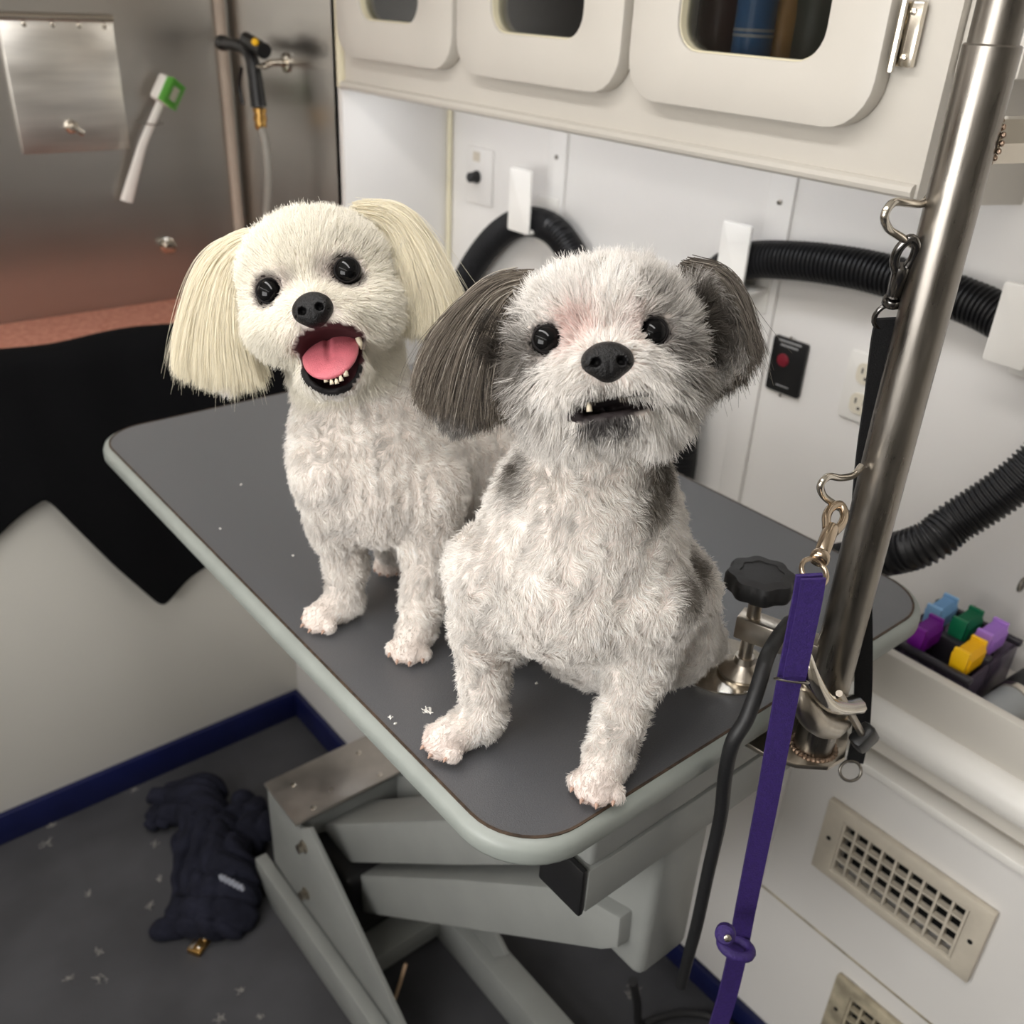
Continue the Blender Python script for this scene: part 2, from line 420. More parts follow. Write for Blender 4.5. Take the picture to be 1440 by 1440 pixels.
bottle(bx + .02, yx(1015, 20, bx + .02), .024, .24, 'bottle_red', 'black_plastic', 'dark red bottle left of the blue bottle in the cupboard')
bottle(bx + .05, yx(1150, 20, bx + .05), .026, .22, 'bottle_green', 'black_plastic', 'dark green bottle at the far right inside the cupboard')
# small white shelf right of the pole
sp = W(1434, 113, 'y', Y0 - .06)
sh = thing('wall_shelf', 'small white shelf on the cupboard end beside the pole', 'shelf')
MB().box((sp[0] - .005, Y0 - .06, sp[2]), (XW - .001, Y0 - .0035, sp[2] + .16), .003).build('board', 'white_paint', sh)

# ------------------------------------------------------------------ fittings on the side wall
def plate(name, label, cat, x0, y0, x1, y1, m, th=.005):
    a = W(x0, y0, 'x', XW - th); b = W(x1, y1, 'x', XW - th)
    t = thing(name, label, cat)
    ya, yb = sorted((a[1], b[1])); za, zb2 = sorted((a[2], b[2]))
    MB().prism([(XW - th, y, z) for y, z in rrect(ya, yb, za, zb2, .004)], (th - .0003, 0, 0)).build('cover_plate', m, t, bevel=.001)
    return t, ya, yb, za, zb2
t, ya, yb, za, zb2 = plate('dimmer_switch', 'white wall plate with small black rotary knob by the alcove', 'switch', 657, 204, 690, 292, 'white_panel')
k = W(668, 249, 'x', XW - .01)
MB().lathe([(.011, 0), (.011, .004), (.009, .005), (.0085, .018), (.006, .02)], (XW - .0052, k[1], k[2]), (-1, 0, 0), 20).build('knob', 'black_plastic', t)
MB().box((XW - .0065, k[1] - .006, k[2] + .026), (XW - .0052, k[1] + .012, k[2] + .042)).build('printed_mark', 'beige_plastic', t)
t, ya, yb, za, zb2 = plate('control_plate', 'black control plate with red display beside the grey ear', 'control panel', 1089, 470, 1121, 562, 'black_plastic', .006)
yc = (ya + yb) / 2; zc_ = (za + zb2) / 2
MB().lathe([(.009, 0), (.009, .0015), (.008, .002)], (XW - .0062, yc + .006, zc_ + .008), (-1, 0, 0), 20).build('red_display', 'lcd_red', t)
for dz, w in ((.033, .018), (.027, .014)): MB().box((XW - .0068, yc - w, zc_ + dz), (XW - .0061, yc + w, zc_ + dz + .0025)).build('lettering', 'print_grey', t)
for dz in (.041, -.041): MB().lathe([(.0022, 0), (.0022, .001), (.001, .0015)], (XW - .0062, yc, zc_ + dz), (-1, 0, 0), 8).build('screw', 'steel', t)
MB().tube([(XW - .0065, yc - .010, zc_ - .028), (XW - .0065, yc + .010, zc_ - .028)], .0008, 6).build('line_mark', 'print_grey', t)
t, ya, yb, za, zb2 = plate('wall_outlet', 'white double electrical outlet half hidden behind the pole', 'outlet', 1197, 491, 1232, 604, 'white_plastic')
yc = (ya + yb) / 2; zc_ = (za + zb2) / 2
for s in (1, -1):
    o = MB().prism([(XW - .0075, y, z) for y, z in rrect(yc - .014, yc + .014, zc_ + s * .02 - .0135, zc_ + s * .02 + .0135, .009)], (.0024, 0, 0)).build('socket', 'ivory_plastic', t)
    for dy in (-.006, .006): MB().box((XW - .0079, yc + dy - .001, zc_ + s * .02), (XW - .0074, yc + dy + .001, zc_ + s * .02 + .007)).build('slot', 'dark_hole', o)
    MB().lathe([(.002, 0), (.002, .0005)], (XW - .0075, yc, zc_ + s * .02 - .006), (-1, 0, 0), 10).build('ground_hole', 'dark_hole', o)
# small steel eye at the far right of the wall
k = W(1437, 822, 'x', XW - .02)
t = thing('wall_eye_hook', 'small steel eye hook in the wall above the comb caddy', 'hook')
MB().tube([(XW - .001, k[1], k[2]), (XW - .012, k[1], k[2])], .003, 8).build('shank', 'steel', t)
MB().tube([(XW - .02 + .008 * math.cos(a), k[1], k[2] + .008 * math.sin(a)) for a in np.linspace(0, 2 * math.pi, 16, endpoint=False)], .002, 6, closed=True).build('ring', 'steel', t)

# hose hooks: back plate, arm under the hose, upright front tongue
def hose_hook(x0, x1, y0, y1, label, depth_=.07):
    xf = XW - depth_
    a = W(x0, y0, 'x', xf); b = np.array([xf, W(x1, y0 + 5, 'x', xf)[1], W((x0 + x1) / 2, y1, 'x', xf)[2]])
    t = thing('hose_hook', label, 'hook', 'white plastic hose hooks on the wall')
    yl, yr = a[1], b[1]; zt, zl = a[2], b[2]
    MB().prism([(xf, y, z) for y, z in rrect(yr, yl, zl, zt, .004)], (.005, 0, 0)).build('front_tongue', 'white_plastic', t, bevel=.0012)
    MB().box((xf + .005, yr + .001, zl), (XW - .009, yl - .001, zl + .006), .0015).build('arm', 'white_plastic', t)
    MB().box((XW - .009, yr, zl - .03), (XW - .0005, yl, zl + .05), .002).build('back_plate', 'white_plastic', t)
    return t
hose_hook(717, 747, 234, 328, 'white hose hook holding the looped black hose behind the ears')
hose_hook(1017, 1058, 309, 420, 'white hose hook right of the grey-eared dog\'s head', .07)
hose_hook(1413, 1478, 395, 525, 'white hose hook at the right edge beyond the pole', .085)

# corrugated hoses
zr = W(1240, 932, 'x', XF)[2]; zl = W(1216, 1068, 'x', XF)[2]   # heights of the trough edge and of the ledge below
def hose(name, label, pts, r, pitch=.0062):
    c = resample(spline(pts, 14), pitch / 4)
    rr = [r * (1.0 if i % 4 in (0, 1) else .86) for i in range(len(c))]
    o = MB().tube(c, rr, 18).build(name, 'hose_rubber', None, 60)
    return tag(o, label, 'hose')
def hx(l, x): return [W(a, b, 'x', x) for a, b in l]
hose('vacuum_hose', 'black ribbed hose looped over the hook between the two dogs',
     hx([(566, 640), (585, 560), (612, 478), (655, 392), (694, 337), (735, 312), (775, 321), (804, 356), (822, 400), (838, 470), (846, 560), (850, 640)], 1.048), .0245)
h2 = hx([(952, 690), (958, 640), (962, 560), (975, 470), (1000, 400), (1040, 369), (1110, 366), (1200, 377), (1290, 400), (1380, 432)], 1.048)
h2 += [W(1440, 470, 'x', 1.04), W(1490, 530, 'x', 1.03), W(1490, 610, 'x', 1.02), W(1440, 668, 'x', 1.0), W(1350, 730, 'x', .97), W(1260, 778, 'x', .935), np.array([.955, .62, zr - .040]), np.array([.955, .72, zr - .043])]
hose('dryer_hose', 'long black ribbed hose running over two hooks behind the pole', h2, .0245)

# ------------------------------------------------------------------ counter on the right
ct = thing('counter', 'low white counter with trough and rounded rail along the wall', 'counter')
MB().box((XF + .022, -1.28, 0.0005), (XW - .001, .93, zl - .012)).build('body', 'white_panel', ct)
vp = [W(a, b, 'x', XF - .01) for a, b in ((1163, 1122), (1400, 1288), (1360, 1384), (1142, 1218))]
vy0 = (vp[1][1] + vp[2][1]) / 2; vy1 = (vp[0][1] + vp[3][1]) / 2; vz1 = (vp[0][2] + vp[1][2]) / 2; vz0 = (vp[2][2] + vp[3][2]) / 2
q = W(1176, 1371, 'x', XF - .01)
VENT = [(vy0, vy1, vz0, vz1), (q[1] - (vy1 - vy0), q[1], q[2] - (vz1 - vz0), q[2])]
def opening(v): return v[0] + .025, v[1] - .025, v[2] + .014, v[3] - .018
fr = MB(); ybr = sorted([-1.28, .93] + [c for v in VENT for c in opening(v)[:2]]); zbr = sorted([.0005, zl - .012] + [c for v in VENT for c in opening(v)[2:]])
for ya, yb in zip(ybr, ybr[1:]):
    for za, zb2 in zip(zbr, zbr[1:]):
        if not any(o[0] - 1e-6 < ya and yb < o[1] + 1e-6 and o[2] - 1e-6 < za and zb2 < o[3] + 1e-6 for o in map(opening, VENT)):
            fr.box((XF, ya, za), (XF + .0215, yb, zb2))
fr.build('front_panel', 'white_panel', ct, 0)
MB().box((XF - .006, -1.28, zl - .012), (XF + .03, .93, zl), .002).build('face_edge', 'white_plastic', ct)
MB().box((XF + .03, -1.28, zl - .012), (XW - .001, .93, zl + .014)).build('recess_board', 'beige_plastic', ct)
MB().tube([(XF + .022, -1.28, zl + .05), (XF + .022, .93, zl + .05)], .024, 20).build('rail', 'white_plastic', ct, 60)
MB().box((XF + .022, -1.28, zl + .055), (XF + .036, .93, zr), .003).build('trough_front', 'white_paint', ct)
MB().box((XF + .036, -1.28, zr - .078), (XW - .001, .93, zr - .068)).build('trough_floor', 'white_paint', ct)
MB().box((XF + .01, -1.28, zl + .012), (XW - .001, .93, zl + .03)).build('rail_board', 'white_paint', ct)
zs = W(1072, 1245, 'x', XF)[2]
MB().box((XF - .0012, -1.28, zs - .0015), (XF + .001, .52, zs + .0015)).build('panel_seam', 'dirty_plastic', ct)
ys = W(1088, 1180, 'x', XF)[1]
MB().box((XF - .004, ys, .045), (XF + .001, ys + .12, zl - .02), .001).build('side_panel', 'white_panel', ct)

def vent(name, label, y0, y1, z0, z1, m, ncol=9, nrow=4):
    t = thing(name, label, 'vent')
    x = XF
    iy0, iy1, iz0, iz1 = opening((y0, y1, z0, z1))
    out = [(y0, z0), (y1, z0), (y1, z1), (y0, z1)]; inn = [(iy0, iz0), (iy1, iz0), (iy1, iz1), (iy0, iz1)]
    MB().ring([(x - .010, a, b) for a, b in out], [(x - .010, a, b) for a, b in inn], (.0095, 0, 0)).build('frame', m, t, bevel=.002)
    MB().box((x + .0185, iy0 + .0003, iz0 + .0003), (x + .0205, iy1 - .0003, iz1 - .0003)).build('dark_backing', 'dark_hole', t)
    pitch = (iy1 - iy0) / ncol; rp = (iz1 - iz0) / nrow
    vm = None
    for i in range(ncol + 1):
        y = np.clip(iy0 + i * pitch, iy0 + .002, iy1 - .002)
        if vm is None:
            o = MB().box((-.0085, -.0015, iz0 + .0003), (.0005, .0015, iz1 - .0003)).build('upright_slat', m, t, 0); vm = o.data
        else:
            o = bpy.data.objects.new('upright_slat', vm); COL.objects.link(o); o.parent = t
        o.location = (x, y, 0)
    hm = None
    for i in range(nrow + 1):
        if hm is None:
            o = MB().box((-.0078, iy0 + .0003, -.0014), (0, iy1 - .0003, .0014)).build('cross_slat', m, t, 0); hm = o.data
        else:
            o = bpy.data.objects.new('cross_slat', hm); COL.objects.link(o); o.parent = t
        o.location = (x, 0, np.clip(iz0 + i * rp, iz0 + .002, iz1 - .002))
    for yy in (y0 + .013, y1 - .013):
        MB().lathe([(.003, 0), (.003, .0008)], (x - .010, yy, (z0 + z1) / 2 + .002), (-1, 0, 0), 10).build('screw_hole', 'dark_hole', t)
vent('air_vent', 'beige grid vent in the white counter below the trough', *VENT[0], 'beige_plastic')
vent('air_vent', 'stained lower vent at the bottom edge of the picture', *VENT[1], 'dirty_plastic')

# caddy of guard combs in the trough
tz = zr - .068
cad = thing('comb_caddy', 'smoky purple plastic caddy holding coloured clipper combs', 'caddy')
cy1 = .395; cy0 = .294
cx0, cx1 = XF + .05, XF + .17
cz0, cz1 = tz + .0005, tz + .065
for lo, hi, n in (((cx0, cy0, cz0), (cx1, cy1, cz0 + .004), 'base'), ((cx0, cy0, cz0 + .004), (cx0 + .004, cy1, cz1), 'wall'), ((cx1 - .004, cy0, cz0 + .004), (cx1, cy1, cz1), 'wall'),
                  ((cx0 + .004, cy0, cz0 + .004), (cx1 - .004, cy0 + .004, cz1), 'wall'), ((cx0 + .004, cy1 - .004, cz0 + .004), (cx1 - .004, cy1, cz1), 'wall')):
    MB().box(lo, hi, .001).build(n, 'smoke_plastic', cad)
MB().box(((cx0 + cx1) / 2 - .006, cy0 + .004, cz0 + .02), ((cx0 + cx1) / 2 + .006, cy1 - .004, cz1 + .003), .002).build('divider', 'smoke_dark', cad)
for xx in (cx0 - .003, cx1 - .005): MB().box((xx, cy0 - .003, cz1 - .002), (xx + .008, cy1 + .003, cz1 + .006), .002).build('top_rail', 'smoke_dark', cad)
nt_ = 5
for i in range(nt_):
    ya = cy0 + .004 + (cy1 - cy0 - .008) * i / nt_; w = (cy1 - cy0 - .008) / nt_
    MB().prism([(cx0 + .0045, ya, cz1 - .003), (cx0 + .0045, ya + w, cz1 - .003), (cx0 + .0045, ya + w * .55, cz1 - .036), (cx0 + .0045, ya + w * .35, cz1 - .036)], (.004, 0, 0)).build('tooth_divider', 'smoke_dark', cad)
MB().box((cx0 + .012, cy0 + .012, cz0 + .0045), (cx1 - .012, cy1 - .012, cz0 + .022), .003).build('dark_insert', 'smoke_dark', cad)
def comb(x, y, m, label):
    t = thing('guard_comb', label, 'clipper comb', 'guard combs in the caddy')
    z = cz1 + .010; hw = .019
    prof = [(-.008, -.011), (-.009, .004), (-.005, .011), (.005, .011), (.009, .004), (.008, -.011)]
    MB().prism([(x - hw, y + a, z + b) for a, b in prof], (2 * hw, 0, 0)).build('spine', m, t, bevel=.001)
    rb = None
    for i in range(9):
        xx = x - hw + .003 + i * (2 * hw - .006) / 8
        if rb is None:
            o = MB().prism([(0, a * 1.3, b * 1.22) for a, b in prof], (.0018, 0, 0)).build('tooth', m, t, 0); rb = o.data
        else:
            o = bpy.data.objects.new('tooth', rb); COL.objects.link(o); o.parent = t
        o.location = (xx, y, z)
    for s in (-1, 1):
        MB().box((x + s * hw - .0025, y - .009, z - .012), (x + s * hw + .0025, y + .009, z + .016), .001).build('end_clip', m, t)
    MB().box((x - hw * .8, y - .006, cz0 + .0225), (x + hw * .8, y + .006, z - .0115), .001).build('blade_base', 'black_plastic', t)
xa, xb = cx0 + .032, cx1 - .032
def cyat(p, q_, x): return W(p, q_, 'x', x)[1]
zz = cz1 + .010
def onz(p, q_): return W(p, q_, 'z', zz)
for p_, q_, xx, m, lab in ((1302, 890, xa, 'comb_purple', 'dark purple guard comb at the left of the caddy'), (1361, 922, xa, 'comb_yellow', 'yellow guard comb at the front of the caddy'),
                      (1328, 857, xb, 'comb_blue', 'light blue guard comb at the back of the caddy'), (1360, 877, xb, 'comb_green', 'green guard comb between the blue and lilac combs'), (1392, 896, xb, 'comb_lilac', 'lilac guard comb behind the yellow comb')):
    comb(xx, np.clip(onz(p_, q_)[1], cy0 + .012, cy1 - .012), m, lab)
# dryer nozzle lying in the trough
dirn = np.array([.99, -.06, 0.0]); dirn /= np.linalg.norm(dirn)
nz = np.array([.962, .266, tz + .0245])
t = thing('dryer_nozzle', 'grey tube with black collar lying beside the comb caddy', 'nozzle')
MB().lathe([(.019, -.05), (.021, -.048), (.021, .02)], nz, dirn, 24).build('tube', 'tube_grey', t)
MB().lathe([(.0235, .018), (.0235, .030)], nz, dirn, 24).build('clamp_band', 'steel_bright', t)
MB().lathe([(.0228, .02), (.0238, .031), (.0238, .075), (.022, .08)], nz, dirn, 24).build('collar', 'black_rubber', t)

# ------------------------------------------------------------------ fittings inside the bath enclosure
YP = YB - .006
ap = thing('access_panel', 'square stainless access panel with rivets and latch on bath wall', 'panel')
pr_ = W(170, 120, 'y', YP); ptop = W(80, 24, 'y', YP)[2]; pbot = W(100, 213, 'y', YP)[2]; pl_ = W(14, 120, 'y', YP)[0]
MB().box((pl_, YP - .004, pbot), (pr_[0], YB - .0005, ptop), .0015).build('plate', 'stainless_plate', ap)
MB().tube([(pl_, YP - .006, ptop), (pr_[0], YP - .006, ptop)], .006, 10).build('hinge', 'steel_bright', ap)
for rx, ry in ((34, 34), (74, 35), (111, 36), (147, 37)):
    q = W(rx, ry, 'y', YP - .004); MB().lathe([(.0045, 0), (.004, .0015), (.0015, .0025)], q, (0, -1, 0), 10).build('rivet', 'steel_bright', ap)
q = W(100, 178, 'y', YP - .004)
MB().lathe([(.012, 0), (.011, .006), (.007, .009)], q, (0, -1, 0), 16).build('latch_boss', 'steel_bright', ap)
MB().obox(q + np.array([.006, -.012, -.004]), np.array([[.8, 0, -.6], [0, 1, 0], [.6, 0, .8]]), (.013, .003, .005), .002).build('latch_lever', 'steel_bright', ap)
# scrub brush in its clip
br = thing('scrub_brush', 'white scrub brush with green bristles hung on the bath wall', 'brush')
def wb(a, b, off): return W(a, b, 'y', YP - off)
hp_ = spline([wb(178, 283, .012), wb(190, 240, .02), wb(202, 200, .026), wb(217, 165, .026), wb(228, 140, .024)], 6)
MB().tube(hp_, [.0125 - .0045 * min(1, i / 12) for i in range(len(hp_))], 14, flat=(1.0, .55, (1, 0, 0))).build('handle', 'white_plastic', br)
bc = wb(231, 127, .026); bu = hp_[-1] - hp_[-3]; bu /= np.linalg.norm(bu)
bn = np.array([.45, -.85, -.1]); bn -= bu * (bn @ bu); bn /= np.linalg.norm(bn); bs = np.cross(bu, bn)
MB().obox(bc, (bs, bu, bn), (.019, .024, .011), .006, 3).build('head', 'white_plastic', br)
gb = MB(); wbm = MB()
for i in range(-5, 6):
    for j in range(-6, 7):
        o = bc + bs * i * .0033 + bu * j * .0034 + bn * .010
        (wbm if abs(i) < 3 and abs(j) < 4 else gb).tube([o, o + bn * .016 + (bs * i + bu * j) * .0003], [.0016, .0012], 5)
gb.build('outer_bristles', 'green_bristle', br); wbm.build('inner_bristles', 'pale_bristle', br)
q = wb(212, 172, .02)
cl = thing('brush_clip', 'thin dark wire clip holding the scrub brush on the wall', 'clip')
MB().tube([(q[0] - .018, YB - .001, q[2]), (q[0] - .016, q[1] - .018, q[2]), (q[0], q[1] - .022, q[2] - .002), (q[0] + .016, q[1] - .018, q[2]), (q[0] + .018, YB - .001, q[2])], .0012, 6).build('wire', 'steel', cl)
# drain knob
q = W(235, 345, 'y', YB - .002)
dk = thing('drain_fitting', 'small round steel fitting low on the bath back wall', 'fitting')
MB().lathe([(.016, 0), (.016, .003), (.010, .005), (.010, .012), (.014, .016), (.010, .021), (.003, .022)], q, (0, -1, 0), 20).build('knob_body', 'steel_bright', dk)
# spray nozzle on a bracket
sn = thing('spray_nozzle', 'black pistol spray nozzle with brass coupling on steel bracket', 'spray nozzle')
def wn(a, b, x=.80): return W(a, b, 'x', x)
b0 = spline([wn(311, 60), wn(322, 62), wn(340, 66), wn(352, 78), wn(358, 105), wn(364, 150)], 6)
MB().tube(b0, [.013 if i < 4 else .0105 if i < 14 else .0105 + .0035 * (i - 14) / 16 for i in range(len(b0))], 14).build('grip', 'black_plastic', sn)
MB().tube([wn(346, 55), wn(372, 72)], [.012, .013], 14).build('head', 'black_plastic', sn)
MB().lathe([(.006, 0), (.006, .004), (.004, .006)], wn(366, 63) + np.array([-.012, -.008, .004]), (-.7, -.6, .3), 14).build('yellow_button', 'yellow_plastic', sn)
pts = spline([wn(350, 95), wn(347, 120), wn(352, 146)], 6)
MB().tube([p_ + np.array([-.016, -.004, 0]) for p_ in pts], .0035, 8).build('trigger', 'black_plastic', sn)
cpl = MB()
a, b = wn(365, 152), wn(367, 182)
cpl.tube([a + (b - a) * t_ for t_ in (0, .18, .2, .36, .38, .6, .62, .8, 1)], [.012, .012, .0105, .0105, .012, .012, .010, .011, .009], 18)
cpl.build('coupling', 'brass', sn)
MB().tube(spline([wn(368, 180), wn(373, 200), wn(377, 240), wn(376, 290), wn(370, 340), wn(365, 390)], 8), .0075, 12).build('supply_hose', 'grey_hose', sn)
q = W(402, 88, 'x', XC - .001)
bk = thing('nozzle_bracket', 'polished steel bracket holding the spray nozzle on the wall', 'bracket')
MB().lathe([(.016, 0), (.016, .003), (.006, .004), (.006, .03)], q, (-1, 0, 0), 18).build('wall_flange', 'steel_bright', bk)
e = wn(372, 93, .815)
MB().tube([q + np.array([-.028, 0, 0]), e + np.array([.0, .0, .0])], .006, 10).build('arm', 'steel_bright', bk)
MB().tube([e + np.array([.017 * math.cos(t_) - .012, .017 * math.sin(t_), 0]) for t_ in np.linspace(-2.2, 2.2, 14)], .0035, 8).build('cradle', 'steel_bright', bk)

# black towel over the bath edge
def cloth(name, outline_fn, nu, nv, m, th=.006):
    V = []; F = []
    for j in range(nv + 1):
        for i in range(nu + 1): V.append(outline_fn(i / nu, j / nv))
    for j in range(nv):
        for i in range(nu): F.append((j * (nu + 1) + i, j * (nu + 1) + i + 1, (j + 1) * (nu + 1) + i + 1, (j + 1) * (nu + 1) + i))
    me = bpy.data.meshes.new(name); me.from_pydata([tuple(map(float, p)) for p in V], [], F); me.shade_smooth()
    me.materials.append(MATS[m]); o = bpy.data.objects.new(name, me); COL.objects.link(o)
    md = o.modifiers.new('thick', 'SOLIDIFY'); md.thickness = th; md.offset = 0
    md2 = o.modifiers.new('soft', 'SUBSURF'); md2.levels = 1; md2.render_levels = 1
    return o
bot_px = [(-120, 800), (-60, 790), (0, 752), (35, 715), (60, 694), (100, 735), (160, 795), (226, 852), (285, 797), (330, 760), (420, 700), (520, 640)]
BX = [W(a, b, 'y', YT - .02) for a, b in bot_px]
bxs = np.array([p_[0] for p_ in BX]); bzs = np.array([p_[2] for p_ in BX])
def towel(u, v):
    x = bxs[0] + (bxs[-1] - bxs[0]) * u
    wav = .5 + .5 * math.sin(x * 23 + .6)
    zlow = np.interp(x, bxs, bzs)
    inside = 0.16                                       # share of the length lying over the lip into the bath
    if v < inside:
        s = v / inside
        yy = YT + .055 - .065 * s; z = lipz + .006 + .012 * math.sin(s * math.pi * .5) * 1 + .003 * math.sin(x * 30 + 2 * s)
        if s < .35: z -= (1 - s / .35) * .02
        return (x, yy, z)
    s = (v - inside) / (1 - inside)
    z = lipz + .016 + (zlow - lipz - .016) * s
    y = YT - .024 * min(1, s * 40) - .012 * wav * min(1, s * 2) - .004 * math.sin(x * 55 + z * 9)
    return (x, y, z)
tag(cloth('towel', towel, 70, 26, 'black_towel'), 'black towel draped over the edge of the bath', 'towel')

# ------------------------------------------------------------------ grooming table
TX0, TX1, TY0, TY1 = .287, .832, .309, 1.148
gt = thing('grooming_table', 'grooming table with dark rubber top and grey lift frame', 'table')
def rr3(ins, z, r): return [(x, y, z) for x, y in rrect(TX0 + ins, TX1 - ins, TY0 + ins, TY1 - ins, r, 10)]
RT = .062
# rounded rim: stack of loops
prof = [(0.0075, 0), (.002, -.002), (0, -.007), (0, -.016), (.003, -.021), (.010, -.023)]
V = []; F = []; n = len(rr3(0, 0, RT))
for ins, dz in prof: V += rr3(ins, TZ + dz - .0008, RT - ins)
for i in range(len(prof) - 1):
    for k in range(n): F.append((i * n + k, i * n + (k + 1) % n, (i + 1) * n + (k + 1) % n, (i + 1) * n + k))
F.append(tuple((len(prof) - 1) * n + k for k in range(n))); F.append(tuple(range(n))[::-1])
top = MB().add(V, F).build('edge_band', 'rim_grey', gt, 50)
MB().ring(rr3(.0076, TZ - .0007, RT - .008), rr3(.0095, TZ - .0007, RT - .0095), (0, 0, .001)).build('worn_edge', 'mat_edge', gt, 0)
MB().prism(rr3(.0095, TZ - .0007, RT - .0095), (0, 0, .0007)).build('rubber_surface', 'mat_rubber', gt, 0)
# frame rails under the near edge
yf = .34
def wy(a, b, y=yf): return W(a, b, 'y', y)
MB().box((.392, yf, .736), (.70, yf + .05, TZ - .0235), .006, 3).build('upper_rail', 'grey_paint', gt)
lr = MB().box((.392, yf, .686), (.70, yf + .052, .734), .002).build('lower_rail', 'grey_paint', gt)
MB().box((.386, yf + .001, .684), (.392, yf + .051, .736), .002).build('end_cap', 'black_plastic', lr)
MB().box((.40, 1.0, .72), (.70, 1.05, TZ - .0235), .004).build('rear_rail', 'grey_paint', gt)
for x0 in (.42, .64): MB().box((x0, yf + .05, .75), (x0 + .035, 1.0, TZ - .0235), .003).build('long_rail', 'grey_paint', gt)
# lift head under the near end
MB().box((.486, yf + .004, .513), (.556, yf + .13, .6858), .010, 3).build('lift_head', 'grey_paint', gt)
q = W(845, 1310, 'x', .478)
bl = MB().lathe([(.017, 0), (.017, .004), (.012, .005), (.012, .010), (.007, .0105), (.007, .013)], (.4855, q[1], q[2]), (-1, 0, 0), 20).build('pivot_bolt', 'steel_cast', gt)
# lift arms (seen from their left side)
def side(pts, x): return [W(a, b, 'x', x) for a, b in pts]
ax_ = .470
low = side([(462, 1229), (640, 1237), (800, 1250), (872, 1292), (868, 1335), (845, 1337), (640, 1305), (482, 1280)], ax_)
MB().prism(low, (.085, 0, 0)).build('lower_arm', 'grey_paint', gt, 30, .004)
up = side([(440, 1160), (560, 1156), (700, 1150), (800, 1146), (830, 1180), (820, 1218), (640, 1218), (456, 1213)], ax_)
MB().prism(up, (.085, 0, 0)).build('upper_arm', 'grey_paint', gt, 30, .004)
# base: side gusset, cover plate, floor rails
gx = .424; zp = .25
g = [W(375, 1106, 'x', gx), W(420, 1166, 'x', gx), W(434, 1166, 'x', gx), W(466, 1232, 'x', gx), W(566, 1446, 'x', gx), W(540, 1446, 'x', gx), W(386, 1212, 'x', gx)]
gus = MB().prism(g, (.008, 0, 0)).build('base_gusset', 'grey_paint', gt, 30, .001)
for a, b in ((428, 1190), (431, 1256)):
    q = W(a, b, 'x', gx)
    MB().lathe([(.011, 0), (.011, .003), (.0075, .004), (.0075, .011), (.004, .012)], (gx, q[1], q[2]), (-1, 0, 0), 6).build('hex_bolt', 'steel_cast', gus)
MB().prism([p_ + np.array([.18, 0, 0]) for p_ in g], (.008, 0, 0)).build('base_gusset', 'grey_paint', gt, 30, .001)
cp = MB().box((gx - .004, .938, zp - .005), (gx + .20, 1.042, zp + .001), .002).build('cover_plate', 'aluminium', gt)
for a, b in ((413, 1104), (441, 1137), (505, 1059), (534, 1090)):
    q = W(a, b, 'z', zp + .001); MB().lathe([(.0045, 0), (.004, .0015), (.001, .0022)], q, (0, 0, 1), 10).build('screw', 'steel_bright', cp)
MB().box((gx + .008, .95, .1), (gx + .18, 1.03, zp - .006), .002).build('base_box', 'grey_paint', gt)
MB().box((gx - .022, .42, .001), (gx - .001, 1.07, .072), .003).build('floor_rail', 'grey_paint', gt)
MB().box((.585, .38, .001), (.63, 1.06, .07), .004).build('floor_rail', 'grey_paint', gt)
MB().box((gx + .01, .80, .02), (.585, .85, .06), .003).build('cross_member', 'grey_paint', gt)
MB().box((gx + .02, .84, .075), (.56, .95, .20), .012, 3).build('motor_housing', 'black_plastic', gt)

# ------------------------------------------------------------------ grooming arm clamped to the table
PX, PY = .597, .2895
PR = .0162
ga = thing('grooming_post', 'upright steel grooming post clamped to the near table edge', 'post')
ztop = W(1398, 62, 'y', PY)[2]
LEAN = np.array([-.0050, .0041, 1.0]); LEAN /= np.linalg.norm(LEAN)
def post_at(z): return np.array([PX, PY, .79]) + LEAN * (z - .79) / LEAN[2]
pole = MB().lathe([(PR - .001, 0), (PR, .001), (PR, ztop - .79 - .001), (PR - .001, ztop - .79)], (PX, PY, .79), LEAN, n=40).build('post', 'steel', ga, 40)
MB().lathe([(.0142, 0), (.0142, .3)], post_at(ztop - .002), LEAN, n=36).build('inner_post', 'steel', ga, 40)
# weld and hexagonal socket
hz = W(1400, 195, 'y', PY)[2]
hd = np.array([.93, -.36, 0.02]); hd /= np.linalg.norm(hd)
hb = post_at(hz)
MB().lathe([(.0145, .012), (.0145, .056), (.012, .058)], hb, hd, 6).build('hex_socket', 'steel_bright', ga, 20)
MB().lathe([(.007, .054), (.007, .09)], hb, hd, 16).build('socket_screw', 'black_plastic', ga)
wd = MB(); uu = np.cross(hd, [0, 0, 1.0]); uu /= np.linalg.norm(uu)
for k in range(18):
    a = 2 * math.pi * k / 18
    wd.lathe([(.0006, -.0015), (.0018, -.0006), (.0018, .0006), (.0006, .0015)], hb + hd * (.0165 - .004 * abs(math.cos(a))) + (uu * math.cos(a) + np.array([0, 0, 1]) * math.sin(a)) * .0135, hd, 8)
wd.build('weld_bead', 'weld', ga)
# wire loops on the post
for P_ in ([(1310, 272), (1298, 286), (1275, 285), (1256, 285), (1244, 303), (1250, 322), (1268, 334), (1284, 345)], [(1212, 655), (1200, 668), (1182, 672), (1165, 670), (1154, 682), (1158, 697), (1172, 708), (1190, 720)]):
    pts = [W(a, b, 'y', PY + (.014 if b < 500 else .009)) for a, b in P_]
    MB().tube(spline(pts, 6), .0026, 8).build('wire_loop', 'steel_bright', ga, 60)
